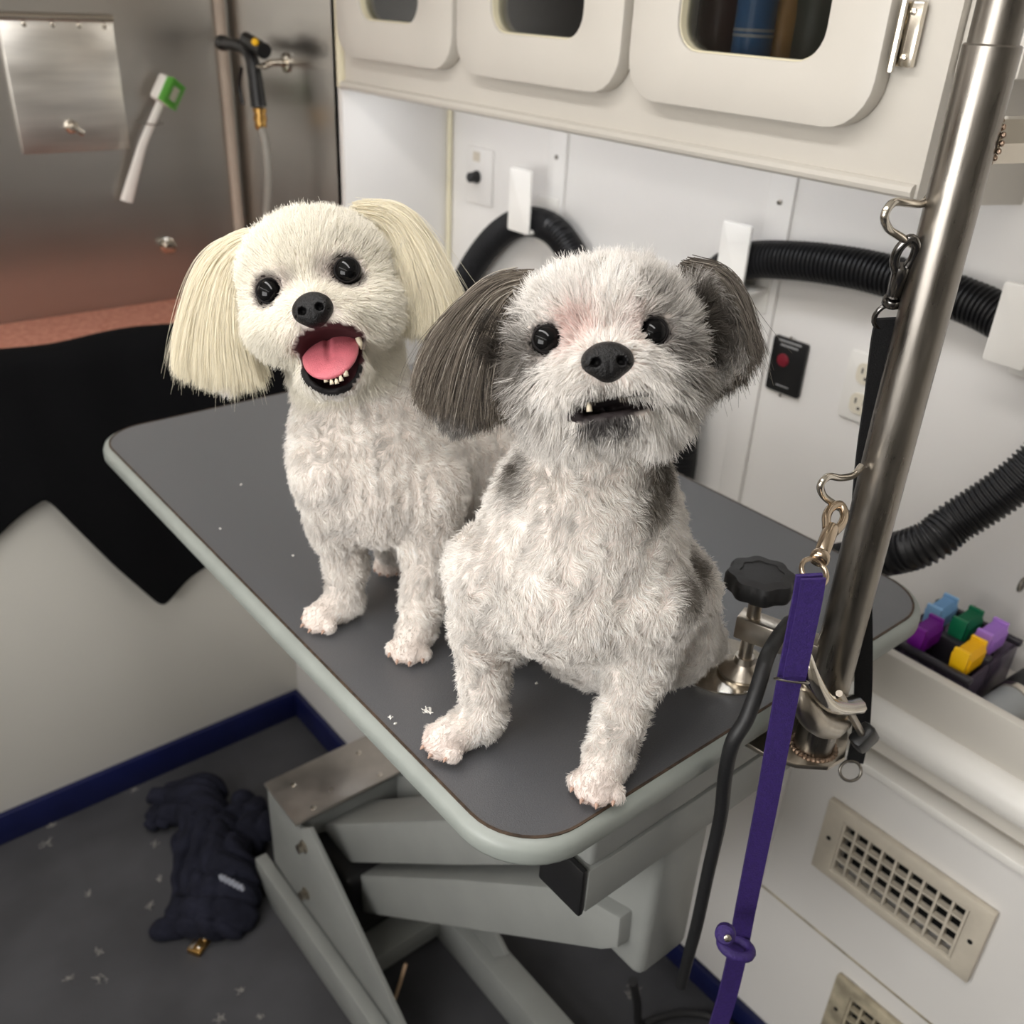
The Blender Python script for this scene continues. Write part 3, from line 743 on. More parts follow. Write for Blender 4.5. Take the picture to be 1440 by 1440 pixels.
# base plate under the table edge
zpl = .789
bp_ = [W(a, b, 'z', zpl)[:2] for a, b in ((1046, 1043), (1078, 1062), (1120, 1076), (1165, 1079), (1188, 1066), (1192, 1040), (1190, 990), (1150, 950), (1080, 985))]
MB().prism([(x, y, zpl - .004) for x, y in bp_], (0, 0, .005)).build('base_plate', 'steel_cast', ga, 30, .001)
wd = MB()
for k in range(30):
    a = 2 * math.pi * k / 30; wd.lathe([(.0012, -.002), (.0026, -.0005), (.0022, .001), (.0008, .0018)], (PX + .018 * math.cos(a), PY + .018 * math.sin(a), zpl + .002), (0, 0, 1), 8)
wd.build('base_weld', 'weld', ga)
# polished disc let into the table and screw clamp
dc = W(1032, 932, 'z', TZ)
ds = W(1015, 934, 'z', TZ + .001)
MB().lathe([(.041, 0), (.041, .0012), (.040, .0016)], (ds[0], ds[1], TZ + .0002), n=40).build('wear_plate', 'steel_bright', ga, 0)
sc = W(1043, 945, 'z', TZ + .002); sc[2] = TZ + .0018
MB().lathe([(.0195, 0), (.0205, .002), (.0205, .004), (.013, .009), (.009, .012), (.008, .018)], sc, n=32).build('pressure_foot', 'steel_cast', ga)
MB().lathe([(.0058, .015), (.0058, .075)] , sc, n=16).build('clamp_screw', 'steel_cast', ga)
kz = sc + np.array([0, 0, .073])
kn = [(.008, 0), (.011, .004), (.016, .008), (.026, .012), (.0275, .016), (.0275, .024), (.0255, .0275), (.017, .0285), (.0165, .0275), (.001, .0275)]
MB().lathe(kn, kz, n=72, lobes=8, lobe=.055).build('star_knob', 'black_rubber', ga, 30)
bd = np.array([PX, PY, 0]) - np.array([sc[0], sc[1], 0]); bd_l = np.linalg.norm(bd); bd /= bd_l; bsd = np.array([-bd[1], bd[0], 0])
MB().obox(sc + bd * (bd_l / 2 - .010) + np.array([0, 0, .048]), (bd, bsd, (0, 0, 1)), (bd_l / 2 + .001, .0095, .0105), .0015).build('clamp_bar', 'steel_cast', ga)
# U-clamp casting with wing screw in front of the post
w0 = [W(a, b, 'y', y) for a, b, y in ((1120, 900, .285), (1128, 925, .272), (1140, 955, .262), (1160, 985, .258), (1185, 992, .262), (1203, 990, .268))]
MB().tube(spline(w0, 6), .0065, 10, flat=(1.0, 1.5, (1, 0, 0))).build('clamp_jaw', 'steel_bright', ga, 60)
w1 = [W(a, b, 'y', y) for a, b, y in ((1120, 945, .282), (1128, 985, .266), (1148, 1015, .260), (1170, 1022, .264), (1182, 1012, .275))]
MB().tube(spline(w1, 6), .0095, 10).build('clamp_body', 'steel_cast', ga, 60)
sa = W(1180, 975, 'y', .258); sb_ = W(1212, 1032, 'y', .262)
sd_ = (sb_ - sa) / np.linalg.norm(sb_ - sa)
th = MB(); L_ = np.linalg.norm(sb_ - sa)
th.tube([sa + sd_ * L_ * i / 40 for i in range(41)], [.0032 if i % 2 else .0026 for i in range(41)], 10)
th.build('wing_screw', 'steel_cast', ga)
wk = MB().obox(sb_ + sd_ * .011, (sd_, np.cross(sd_, CAMF) / np.linalg.norm(np.cross(sd_, CAMF)), np.cross(sd_, np.cross(sd_, CAMF)) / np.linalg.norm(np.cross(sd_, CAMF))), (.013, .011, .007), .004).build('wing_knob', 'black_plastic', ga)

# ------------------------------------------------------------------ leashes and cords
def snap(parent, p_top, p_bot, m='steel_bright'):      # snap hook from eye to swivel
    a = np.array(p_top); b = np.array(p_bot); d = b - a; L = np.linalg.norm(d); d /= L
    s = np.cross(d, CAMF); s /= np.linalg.norm(s)
    hk = [a + d * L * t_ + s * w for t_, w in ((.36, -.003), (.22, -.0062), (.08, -.0052), (-.02, 0), (.06, .0052), (.20, .0058), (.34, .003))]
    MB().tube(spline(hk, 5), .0031, 10).build('snap_hook', m, parent, 60)
    MB().tube([a + d * L * .30, a + d * L * .34, a + d * L * .66, a + d * L * .69], [.0046, .0054, .0050, .0034], 14).build('snap_barrel', m, parent, 60)
    MB().tube([a + d * L * .69, a + d * L * .71, a + d * L * .77, a + d * L * .79], [.0060, .0066, .0066, .005], 14).build('swivel_collar', m, parent, 60)
    c = a + d * L * .93
    MB().tube([c + d * .010 * math.cos(t_) + s * .0095 * math.sin(t_) for t_ in np.linspace(0, 2 * math.pi, 20, endpoint=False)], .0018, 8, closed=True).build('ring', m, parent, 60)
pl = thing('purple_leash', 'purple strap leash with brass snap hanging from the lower loop', 'leash')
yl_ = .262
top_s = W(1181, 712, 'y', PY + .004); bot_s = W(1142, 812, 'y', .268)
snap(pl, top_s, bot_s, 'steel_warm')
ctr = [W(a, b, 'y', yl_) for a, b in ((1138, 808), (1133, 840), (1124, 885), (1111, 950), (1098, 1020), (1078, 1130), (1060, 1220), (1046, 1290), (1036, 1345), (1023, 1400), (1008, 1450), (990, 1520))]
MB.build(ribbon(resample(spline(ctr, 6), .01), .0165, .0028, CAMR), 'strap', 'purple_web', pl, 30)
ctr2 = [p_ + np.array([-.002, -.0045, 0]) for p_ in resample(spline(ctr[:4], 6), .008)]
MB.build(ribbon(ctr2, .0155, .002, CAMR), 'folded_end', 'purple_web', pl, 30)
q = W(1113, 957, 'y', yl_ - .004)
MB().tube([q + CAMR * .0115 * math.cos(t_) - CAMF * .006 * math.sin(t_) + CAMD * .0015 * math.cos(t_) for t_ in np.linspace(0, 2 * math.pi, 20, endpoint=False)], .0008, 6, closed=True).build('wire_band', 'steel', pl)
q = W(1035, 1332, 'y', yl_ - .004)
MB().tube([q + CAMR * .012 * math.cos(t_) - CAMF * .008 * math.sin(t_) + CAMD * (.003 * math.cos(t_) + .004 * math.sin(t_)) for t_ in np.linspace(0, 2 * math.pi, 20, endpoint=False)], .0045, 10, closed=True).build('slide_loop', 'purple_web', pl, 60)
q2 = W(1020, 1313, 'y', yl_ - .008)
MB().lathe([(.006, -.005), (.008, -.003), (.008, .003), (.006, .005)], q2, CAMF * .9 + CAMR * .3, 16).build('slide_knob', 'purple_web', pl)
MB().lathe([(.003, 0), (.003, .002), (.001, .003)], q2 - CAMF * .0065, -CAMF, 10).build('rivet', 'steel_bright', pl)

bs_ = thing('black_leash', 'black webbing leash hanging from the upper loop behind the post', 'leash')
snap(bs_, W(1279, 338, 'y', .302), W(1247, 452, 'y', .314), 'steel_dark')
ctr = [W(a, b, 'y', y) for a, b, y in ((1247, 448, .314), (1240, 480, .316), (1230, 560, .319), (1218, 640, .322), (1211, 720, .322), (1212, 800, .316), (1214, 880, .298), (1214, 960, .286), (1210, 1030, .280), (1202, 1072, .276))]
MB.build(ribbon(resample(spline(ctr, 6), .01), .0145, .003, CAMR), 'strap', 'black_web', bs_, 30)
q = W(1196, 1084, 'y', .275)
MB().tube([q + CAMR * .0095 * math.cos(t_) + CAMD * .009 * math.sin(t_) for t_ in np.linspace(0, 2 * math.pi, 20, endpoint=False)], .0014, 8, closed=True).build('end_ring', 'steel', bs_, 60)

cd = thing('power_cord', 'thick black cord hanging from the clamp past the table rail', 'cord')
ctr = [W(1110, 875, 'y', .330), W(1093, 897, 'y', .318), W(1078, 925, 'y', .302), W(1066, 965, 'y', .294), W(1050, 1010, 'y', .290), W(1030, 1045, 'y', .292), W(1020, 1090, 'y', .298), W(1013, 1150, 'y', .305), W(995, 1230, 'y', .31), W(980, 1300, 'y', .315), W(968, 1345, 'y', .33), W(958, 1385, 'y', .345)]
MB().tube(spline(ctr, 8), .0058, 12).build('cable', 'black_rubber', cd, 60)
fc = thing('floor_cable', 'black cable curling on the floor under the table head', 'cable')
c3 = [(.545, .40, .5)] + [tuple(W(a, b, 'z', z)) for a, b, z in ((900, 1420, .10), (905, 1446, .012), (950, 1424, .012), (1000, 1426, .012), (1050, 1450, .012))]
c3 = [W(890, 1380, 'y', .47), W(896, 1410, 'z', .12), W(900, 1440, 'z', .02), W(925, 1432, 'z', .012), (W(960, 1425, 'z', .01)), W(1000, 1430, 'z', .01), W(1040, 1450, 'z', .01)]
MB().tube(spline(c3, 8), .006, 10).build('cable', 'black_rubber', fc, 60)
tw = thing('thin_wire', 'thin tan wire looped beside the slanted table base', 'wire')
MB().tube(spline([W(571, 1355, 'z', .12), W(560, 1390, 'z', .09), W(553, 1405, 'z', .085), (W(540, 1388, 'x', gx + .012)), W(553, 1420, 'x', gx + .014), W(562, 1440, 'x', gx + .014)], 8), .003, 8).build('wire', 'wire_tan', tw)

# ------------------------------------------------------------------ signed-distance modelling for the dogs
def smin(a, b, k):
    if k <= 0: return np.minimum(a, b)
    h = np.clip(.5 + .5 * (b - a) / k, 0, 1); return b + (a - b) * h - k * h * (1 - h)
def sd_ell(P, c, r, A):
    q = (P - c.astype(P.dtype)) @ A.T.astype(P.dtype)
    k0 = np.sqrt(((q / r) ** 2).sum(-1)); k1 = np.sqrt(((q / r ** 2) ** 2).sum(-1)) + 1e-9
    return k0 * (k0 - 1) / k1
def sd_cone(P, a, b, ra, rb):
    a = a.astype(P.dtype); b = b.astype(P.dtype); d = b - a; L2 = d @ d
    t = np.clip(((P - a) @ d) / L2, 0, 1)
    q = P - a - t[..., None] * d
    return np.sqrt((q * q).sum(-1)) - (ra + (rb - ra) * t)
class SDF:
    def __init__(s): s.ops = []
    def ell(s, c, r, A=None, k=.015, sub=False):
        s.ops.append(('e', np.array(c, float), np.array(r, np.float32), np.eye(3) if A is None else np.array(A, float), k, sub)); return s
    def cone(s, a, b, ra, rb, k=.015, sub=False):
        s.ops.append(('c', np.array(a, float), np.array(b, float), (ra, rb), k, sub)); return s
    def chain(s, pts, k=.015):
        for (a, ra), (b, rb) in zip(pts, pts[1:]): s.cone(a, b, ra, rb, k)
        return s
    def ev(s, P):
        d = None
        for o in s.ops:
            e = sd_ell(P, o[1], o[2], o[3]) if o[0] == 'e' else sd_cone(P, o[1], o[2], *o[3])
            k, sub = o[4], o[5]
            if d is None: d = e
            elif sub: d = -smin(-d, e, k)
            else: d = smin(d, e, k)
        return d
    def hit(s, x, y):                                  # first surface point seen through a photo pixel
        d = ray(x, y); zs = np.arange(.4, 1.1, .0015); Q = np.array([0, 0, H]) + zs[:, None] * d
        e = s.ev(Q); i = np.argmax(e < .001); return Q[i]
    def bounds(s, m=.03):
        lo = []; hi = []
        for o in s.ops:
            if o[5]: continue
            if o[0] == 'e': rr = o[2].max(); lo.append(o[1] - rr); hi.append(o[1] + rr)
            else:
                for c, r in ((o[1], o[3][0]), (o[2], o[3][1])): lo.append(c - r); hi.append(c + r)
        return np.min(lo, 0) - m, np.max(hi, 0) + m
    def grad(s, P, e=.0012):
        G = np.zeros_like(P)
        for i in range(3):
            d = np.zeros(3, P.dtype); d[i] = e; G[:, i] = s.ev(P + d) - s.ev(P - d)
        return G / (np.linalg.norm(G, axis=1, keepdims=True) + 1e-9)
    def mesh(s, h, zmin=None, disp=None):              # surface nets
        lo, hi = s.bounds(); n = np.ceil((hi - lo) / h).astype(int) + 1
        X = [(lo[i] + h * np.arange(n[i])).astype(np.float32) for i in range(3)]
        D = np.empty(tuple(n), np.float32)
        for i in range(n[0]):
            P = np.stack(np.broadcast_arrays(X[0][i], X[1][:, None], X[2][None, :]), -1).astype(np.float32)
            D[i] = s.ev(P)
            if zmin is not None: D[i] = np.maximum(D[i], zmin - P[..., 2])
            if disp is not None: D[i] += disp(P)
        S = D < 0
        c = [D[a:n[0] - 1 + a, b:n[1] - 1 + b, g:n[2] - 1 + g] for a in (0, 1) for b in (0, 1) for g in (0, 1)]
        cs = np.stack([q < 0 for q in c]); act = cs.any(0) & ~cs.all(0)
        idx = -np.ones(act.shape, int); ii = np.argwhere(act); idx[act] = np.arange(len(ii))
        acc = np.zeros((len(ii), 3)); cnt = np.zeros(len(ii))
        off = [(a, b, g) for a in (0, 1) for b in (0, 1) for g in (0, 1)]
        cv = np.stack([q[act] for q in c])
        for p in range(8):
            for q in range(p + 1, 8):
                df = np.array(off[q]) - np.array(off[p])
                if abs(df).sum() != 1: continue
                m = (cv[p] < 0) != (cv[q] < 0); t = cv[p][m] / (cv[p][m] - cv[q][m])
                acc[m] += np.array(off[p]) + t[:, None] * df; cnt[m] += 1
        V = lo + h * (ii + acc / cnt[:, None]); F = []
        for ax in range(3):
            sl0 = [slice(1, m - 1) for m in n]; sl1 = list(sl0); sl0[ax] = slice(0, n[ax] - 1); sl1[ax] = slice(1, n[ax])
            e0, e1 = S[tuple(sl0)], S[tuple(sl1)]; ch = np.argwhere(e0 != e1)
            o = np.array([1, 1, 1]); o[ax] = 0; q = ch + o; fl = e0[tuple(ch.T)]
            u, w = [(1, 2), (2, 0), (0, 1)][ax]; du = np.eye(3, dtype=int)[u]; dw = np.eye(3, dtype=int)[w]
            g = [idx[tuple((q - a * du - b * dw).T)] for a, b in ((1, 1), (0, 1), (0, 0), (1, 0))]
            quad = np.stack(g, 1); quad[~fl] = quad[~fl][:, ::-1]; F.append(quad)
        F = np.concatenate(F); F = F[(F >= 0).all(1)]
        return V, F
def mesh_from(name, V, F, m, parent=None, col=None, smooth=True):
    me = bpy.data.meshes.new(name)
    me.from_pydata(V.tolist(), [], F.tolist()); me.update()
    if smooth: me.shade_smooth()
    if col is not None:
        a = me.color_attributes.new('coat', 'FLOAT_COLOR', 'POINT')
        a.data.foreach_set('color', np.concatenate([col, np.ones((len(col), 1))], 1).astype(np.float32).ravel())
    me.materials.append(MATS[m]); o = bpy.data.objects.new(name, me); COL.objects.link(o)
    if parent is not None: o.parent = parent
    return o
def hair_obj(name, P, rad, col, m, parent):            # P: (n, k, 3)
    n, k, _ = P.shape
    cu = bpy.data.hair_curves.new(name); cu.add_curves([k] * n)
    cu.attributes['position'].data.foreach_set('vector', P.astype(np.float32).ravel())
    a = cu.attributes.get('radius') or cu.attributes.new('radius', 'FLOAT', 'POINT')
    t = np.linspace(0, 1, k)[None, :]
    rr = (rad[:, None] * (1 - .75 * t ** 1.5)).astype(np.float32)
    a.data.foreach_set('value', rr.ravel())
    c = cu.attributes.new('coat', 'FLOAT_COLOR', 'CURVE')
    c.data.foreach_set('color', np.concatenate([col, np.ones((n, 1))], 1).astype(np.float32).ravel())
    cu.materials.append(MATS[m]); o = bpy.data.objects.new(name, cu); COL.objects.link(o); o.parent = parent
    return o
class VNoise:                                          # smooth vector noise from random waves
    def __init__(s, size, seed, n=14):
        g = np.random.default_rng(seed); s.k = g.normal(size=(n, 3)) * (2 * math.pi / size) * .6; s.ph = g.uniform(0, 6.28, (n, 3)); s.n = n
    def __call__(s, P):
        a = P @ s.k.T; return np.stack([np.sin(a + s.ph[:, i]).sum(1) for i in range(3)], 1) / math.sqrt(s.n / 2)
def unit(v): return v / (np.linalg.norm(v, axis=-1, keepdims=True) + 1e-9)
def sample_surface(V, F, N, g):
    T = np.concatenate([F[:, [0, 1, 2]], F[:, [0, 2, 3]]]); a, b, c = V[T[:, 0]], V[T[:, 1]], V[T[:, 2]]
    ar = np.linalg.norm(np.cross(b - a, c - a), axis=1); i = g.choice(len(T), N, p=ar / ar.sum())
    u, v = g.random(N), g.random(N); m = u + v > 1; u[m] = 1 - u[m]; v[m] = 1 - v[m]
    return a[i] + u[:, None] * (b - a)[i] + v[:, None] * (c - a)[i]
def strands(root, D0, D1, L, k=5):                     # bend from D0 at the root to D1 at the tip
    t = np.linspace(0, 1, k)[None, :, None]
    return root[:, None] + L[:, None, None] * (D0[:, None] * (t - t * t * .5) + D1[:, None] * t * t * .5)
def falloff(P, c, r, soft=.35):                        # 1 inside the ball, 0 outside
    d = np.linalg.norm(P - np.array(c), axis=-1) / r; return np.clip((1 + soft - d) / (2 * soft), 0, 1)
def gauss(n, g, s): return g.normal(size=(n, 3)) * s

class Head:                                            # local frame of a head, pixel-sized units
    def __init__(s, x, y, zc, roll):
        s.o = (x, y, zc); s.u = zc / FPX; t = math.radians(roll); s.ct, s.st = math.cos(t), math.sin(t)
        s.A = np.array([s.ct * CAMR - s.st * CAMD, -(s.st * CAMR + s.ct * CAMD), -CAMF])
    def __call__(s, a, b, c):
        x, y, zc = s.o
        return at(x + a * s.ct - b * s.st, y - a * s.st - b * s.ct, zc - c * s.u)
    def size(s, *r): return np.array(r) * s.u
    def rot(s, deg, ax=2):                             # axes turned in the face plane
        t = math.radians(deg); c, n = math.cos(t), math.sin(t)
        Rm = [np.array([[1, 0, 0], [0, c, n], [0, -n, c]]), np.array([[c, 0, -n], [0, 1, 0], [n, 0, c]]), np.array([[c, n, 0], [-n, c, 0], [0, 0, 1]])][ax]
        return Rm @ s.A

def make_nose(h, c, r, dog, nost=.45):
    n = SDF(); C = h(*c); rs = h.size(*r)
    n.ell(C, rs, h.A, 0)
    n.ell(C - h.A[1] * rs[1] * .45, rs * np.array([.62, .75, .9]), h.A, .004)
    for s in (-1, 1):
        n.ell(C + h.A[0] * rs[0] * .55 * s - h.A[1] * rs[1] * .1 + h.A[2] * rs[2] * .1, rs * np.array([.48, .62, .9]), h.A, .003)
    for s in (-1, 1):
        n.ell(C + h.A[0] * rs[0] * nost * s - h.A[1] * rs[1] * .18 + h.A[2] * rs[2] * .95, rs * np.array([.20, .24, .6]), h.rot(-25 * s), .0012, True)
        n.cone(C + h.A[0] * rs[0] * (nost + .1) * s - h.A[1] * rs[1] * .25 + h.A[2] * rs[2] * .8, C + h.A[0] * rs[0] * 1.0 * s - h.A[1] * rs[1] * .45 + h.A[2] * rs[2] * .45, rs[0] * .07, rs[0] * .05, .001, True)
    n.cone(C - h.A[1] * rs[1] * .3 + h.A[2] * rs[2] * 1.02, C - h.A[1] * rs[1] * 1.2 + h.A[2] * rs[2] * .8, rs[0] * .03, rs[0] * .04, .0012, True)
    V, F = n.mesh(.0009)
    return mesh_from('nose', V, F, 'nose_black', dog)
def make_eye(h, c, r, dog):
    C = h(*c)
    C = C - h.A[2] * r * h.u * .22
    e = MB(); e.lathe([(r * h.u * math.sin(t), -r * h.u * math.cos(t)) for t in np.linspace(.02, math.pi - .02, 24)], C, h.A[2], 32)
    o = e.build('eye', 'eye_black', dog, 180)
    rr = r * h.u
    MB().tube([C + h.A[2] * rr * .50 + h.A[0] * rr * .88 * math.cos(t) + h.A[1] * rr * .86 * math.sin(t) for t in np.linspace(0, 2 * math.pi, 28, endpoint=False)], rr * .09, 8, closed=True).build('eyelid', 'eye_rim', o, 180)
    return C

def ear_strands(Lp, Rp, tips, zc, thick, N, g, k=10, wav=.0, back=0.0):
    """strands between two outer border paths fanned out in real depth, convex towards the front"""
    def rs(p):
        p = np.array(spline([at(x, y, zc) for x, y in p], 6))
        d = np.r_[0, np.cumsum(np.linalg.norm(np.diff(p, axis=0), axis=1))]; q = np.linspace(0, d[-1], k)
        return np.stack([np.interp(q, d, p[:, i]) for i in range(3)], 1)
    Lr, Rr = rs(Lp), rs(Rp)
    s = np.clip(g.beta(.95, .95, N), 0, 1); lay = np.clip(g.normal(size=N) * .55, -1, 1)
    t = np.linspace(0, 1, k)
    P = Lr[None] * (1 - s)[:, None, None] + Rr[None] * s[:, None, None]
    bulge = np.sqrt(np.clip(1 - (2 * s - 1) ** 2, 0, 1)) * .85 + .15
    prof = .10 + .90 * np.sin(np.clip(t, 0, 1) * math.pi * .6)
    off = (thick * lay * bulge)[:, None] * prof[None]
    P = P - CAMF[None, None] * (off - back * t[None])[..., None]
    tp = np.array(spline([at(x, y, zc) for x, y in tips], 6)); d = np.linspace(0, 1, len(tp))
    hem = np.stack([np.interp(s, d, tp[:, i]) for i in range(3)], 1)
    ref = Lr[-1][None] * (1 - s)[:, None] + Rr[-1][None] * s[:, None]
    P += (hem - ref)[:, None] * (t ** 2)[None, :, None]
    cl = (s * 34).astype(int) * 7 + (lay * 3 + 4).astype(int)
    cn = g.normal(size=(400, 3)) * .0017; cln = 1 - np.abs(g.normal(size=400)) * .045
    P += cn[cl % 400][:, None] * (t ** 1.4)[None, :, None]
    ph = g.uniform(0, 6.28, 400)[cl % 400]
    if wav: P += (wav * np.sin(t[None] * 6 + ph[:, None]) * t[None])[..., None] * CAMR[None, None]
    stray = (g.random(N) < .05)
    P += gauss(N, g, .0022)[:, None] * (1 - t * .5)[None, :, None] + (gauss(N, g, .0013) + gauss(N, g, .006) * stray[:, None])[:, None] * (t ** 2)[None, :, None]
    ln = cln[cl % 400] * (1 - np.abs(g.normal(size=N)) * .035); m = g.random(N) < .2; ln[m] *= g.uniform(.55, .95, m.sum())
    st = g.uniform(0, .10, N)
    q = (st[:, None] + t[None] * (ln - st)[:, None]) * (k - 1); i0 = np.clip(q.astype(int), 0, k - 2); f = (q - i0)[..., None]
    ar = np.arange(N)[:, None]
    return P[ar, i0] * (1 - f) + P[ar, i0 + 1] * f, s, lay, cl

def add_claws(cl, dog):
    for c, d, r in cl:
        d = d / np.linalg.norm(d); p0 = c + d * r * .30 + np.array([0, 0, -.001])
        MB().tube([p0, p0 + d * r * .18, p0 + d * r * .28 + np.array([0, 0, -.0018])], [r * .10, r * .085, r * .02], 8).build('claw', 'claw', dog, 180)
def paw_groom(P, n, flow, L, pawd):
    for tip, d in pawd[::4]:
        f = falloff(P, tip - d * .004, .024, .3)[:, None] * (P[:, 2:3] < TZ + .034)
        t = d * 1.0 + np.array([0, 0, -.5]); t = t - n * (n @ t)[:, None]
        flow = flow * (1 - f) + unit(t) * f; L = L * (1 - .62 * f[:, 0])
    return unit(flow), L
# ================================================================== white dog (standing, mouth open)
def build_white_dog():
    g = np.random.default_rng(11)
    h = Head(452, 410, .73, 14.5)
    dog = thing('dog', 'white standing dog with open mouth and long cream ears', 'dog', 'dogs on the grooming table')
    s = SDF()
    s.ell(h(-2, 22, -15), h.size(100, 84, 98), h.A, 0)
    s.ell(h(-12, 40, 40), h.size(70, 55, 55), h.A, .015)
    for a, b in ((-58, -30), (46, -38)): s.ell(h(a, b, 28), h.size(50, 50, 58), h.A, .02)
    s.ell(h(-15, -28, 72), h.size(46, 34, 50), h.A, .016)
    s.ell(h(-42, -46, 72), h.size(32, 28, 42), h.A, .012); s.ell(h(12, -50, 72), h.size(32, 28, 42), h.A, .012)
    # ears: flaps under the long hair
    for c, r, A in (((-148, -20, -25), (34, 92, 20), h.rot(-9)), ((128, 10, -30), (34, 84, 20), h.rot(12))): s.ell(h(*c), h.size(*r), A, .012)
    # lower jaw and mouth
    s.cone(h(-8, -70, 0), h(-12, -118, 62), 46 * h.u, 27 * h.u, .014)
    s.ell(h(-12, -114, 52), h.size(44, 27, 46), h.A, .012)
    # neck and trunk
    s.cone(at(478, 470, .775), at(505, 600, .80), .042, .049, .03)
    s.ell(at(512, 650, .805), (.060, .060, .062), None, .025)
    s.ell(at(545, 680, .81), (.055, .055, .05), None, .02)
    s.cone(at(535, 640, .83), at(680, 635, .915), .064, .064, .03)
    s.ell(at(690, 655, .93), (.07, .066, .068), None, .02)
    def w(a, b, z): return W(a, b, 'z', z)
    def leg(pts): s.chain([(w(a, b, z), r) for a, b, z, r in pts], .012)
    leg([(462, 665, .985, .029), (470, 735, .93, .0205), (488, 795, .885, .0152), (484, 838, .856, .0145)])
    leg([(606, 690, .965, .031), (602, 770, .915, .0205), (594, 845, .873, .0155), (586, 885, .853, .0148)])
    leg([(600, 720, .93, .028), (556, 762, .873, .017), (549, 785, .850, .0135)])
    s.chain([(np.array([.50, .60, .94]), .04), (np.array([.515, .585, .88]), .02), (np.array([.50, .575, .85]), .015)], .012)
    claws = []; pawd = []
    def paw(tip, heel, r):
        tip = np.array(tip); heel = np.array(heel); d = tip - heel; d[2] = 0; d /= np.linalg.norm(d); sd = np.array([-d[1], d[0], 0])
        s.cone(heel, tip - d * r * .2, r * .95, r * .80, .008)
        for q, e in ((-1.05, -.05), (-.38, .38), (.38, .38), (1.05, -.05)):
            tc = tip + sd * q * r * .78 + d * e * r - np.array([0, 0, .0035])
            s.ell(tc, (r * .40,) * 3, None, .0025); claws.append((tc, d + sd * q * .15, r)); pawd.append((tip, d))
    paws = []
    for tp, hl, r in (((448, 868), (484, 848), .0165), ((574, 912), (585, 888), .0165), ((545, 795), (549, 787), .0125)):
        t_ = w(tp[0], tp[1], TZ + .012); paw(t_, w(hl[0], hl[1], TZ + .014), r); paws.append(t_)
    paw(np.array([.488, .568, TZ + .012]), np.array([.50, .572, TZ + .014]), .013)
    # mouth cavity, eye sockets
    cav = h(-8, -84, 84); cav2 = h(-12, -106, 84); CR2 = h.size(32, 27, 58).astype(np.float32)
    def cavd(Q): return np.minimum(sd_ell(Q, cav, CR, h.A), sd_ell(Q, cav2, CR2, h.A))
    CR = h.size(45, 26, 60).astype(np.float32)
    s.ell(cav, CR, h.A, .004, True); s.ell(cav2, CR2, h.A, .004, True)
    eyes = [(-70.5, 18, 76), (43, 19, 80)]
    for e in eyes: s.ell(h(*e), h.size(19.5, 19.5, 23), h.A, .004, True)
    V, F = s.mesh(.0032, TZ + .0008)
    Vf = V.astype(np.float32)
    white = np.array(lin((240, 236, 231))); skin = np.array(lin((222, 212, 204)))
    col = np.tile(skin, (len(V), 1))
    incav = cavd(V) < .0035
    col[incav] = lin((60, 26, 30))
    lip = (cavd(V) < .0095) & (((V - cav) @ h.A[1]) < -.006) & (((V - cav) @ h.A[2]) > -.010); col[lip] = lin((20, 17, 18))
    for e in eyes: col[np.linalg.norm(V - h(*e), axis=1) < 26 * h.u] = lin((40, 30, 30))
    body = mesh_from('body', V, F, 'dog_skin', dog, col)
    for e in eyes: make_eye(h, (e[0], e[1], e[2]), 18.5, dog)
    nose = make_nose(h, (-18, -20, 120), (25, 21, 17), dog)
    # tongue
    tn = SDF()
    A2 = h.rot(44, 0); TC = h(-9, -86, 60)
    tn.ell(TC, h.size(39, 12, 60), A2, 0)
    tn.cone(TC + (A2[1] * 10 - A2[2] * 54) * h.u, TC + (A2[1] * 12 + A2[2] * 30) * h.u, 4 * h.u, 2.2 * h.u, .0035, True)
    v2, f2 = tn.mesh(.0011); mesh_from('tongue', v2, f2, 'tongue_pink', dog)
    # teeth along the lower jaw
    for i, (a, b, c, hh, r) in enumerate(((-31, -113, 88, 10, 3.4), (-25, -121, 96, 8, 3.2), (-18, -126, 100, 7, 3.0), (-11, -127, 101, 7, 3.0), (-4, -125, 99, 8, 3.2), (4, -120, 95, 13, 4.0))):
        p0 = h(a, b - 4, c); MB().tube([p0, p0 + h.A[1] * hh * .5 * h.u, p0 + h.A[1] * hh * .95 * h.u], [r * h.u, r * .85 * h.u, r * .4 * h.u], 10).build('tooth', 'tooth', dog, 180)
    for a, b, c in ((34, -76, 60),):
        p0 = h(a, b, c); MB().tube([p0, p0 - h.A[1] * 9 * h.u, p0 - h.A[1] * 16 * h.u], [4.5 * h.u, 3.6 * h.u, 1 * h.u], 10).build('tooth', 'tooth', dog, 180)
    add_claws(claws, dog)
    # ---- short coat
    N = 190000
    P = sample_surface(V, F, N, g)
    hc = h(0, 20, -10); head_near = np.linalg.norm(P - hc, axis=1) < 150 * h.u
    P = np.concatenate([P, P[head_near] + 0]); P = P.astype(np.float32)
    n = s.grad(P); nosep = h(-18, -22, 120)
    loc = (P - h(0, 0, 0)) @ h.A.T / h.u                # head-local pixels
    keep = np.ones(len(P), bool)
    ce = cavd(P); keep &= ce > .0045; keep &= ~((ce < .0075) & (((P - cav) @ h.A[1]) < -.010) & (((P - cav) @ h.A[2]) > -.004))
    for e in eyes: keep &= np.linalg.norm(((P - h(*e)) @ h.A.T)[:, :2], axis=1) > 18 * h.u
    keep &= np.linalg.norm((P - nosep) @ h.A.T / h.size(26, 22, 26), axis=1) > 1
    keep &= P[:, 2] > TZ + .004
    P, n, loc = P[keep], n[keep], loc[keep]; M = len(P)
    hd = falloff(P, h(0, -5, 0), 158 * h.u, .15) * (loc[:, 1] > -150)
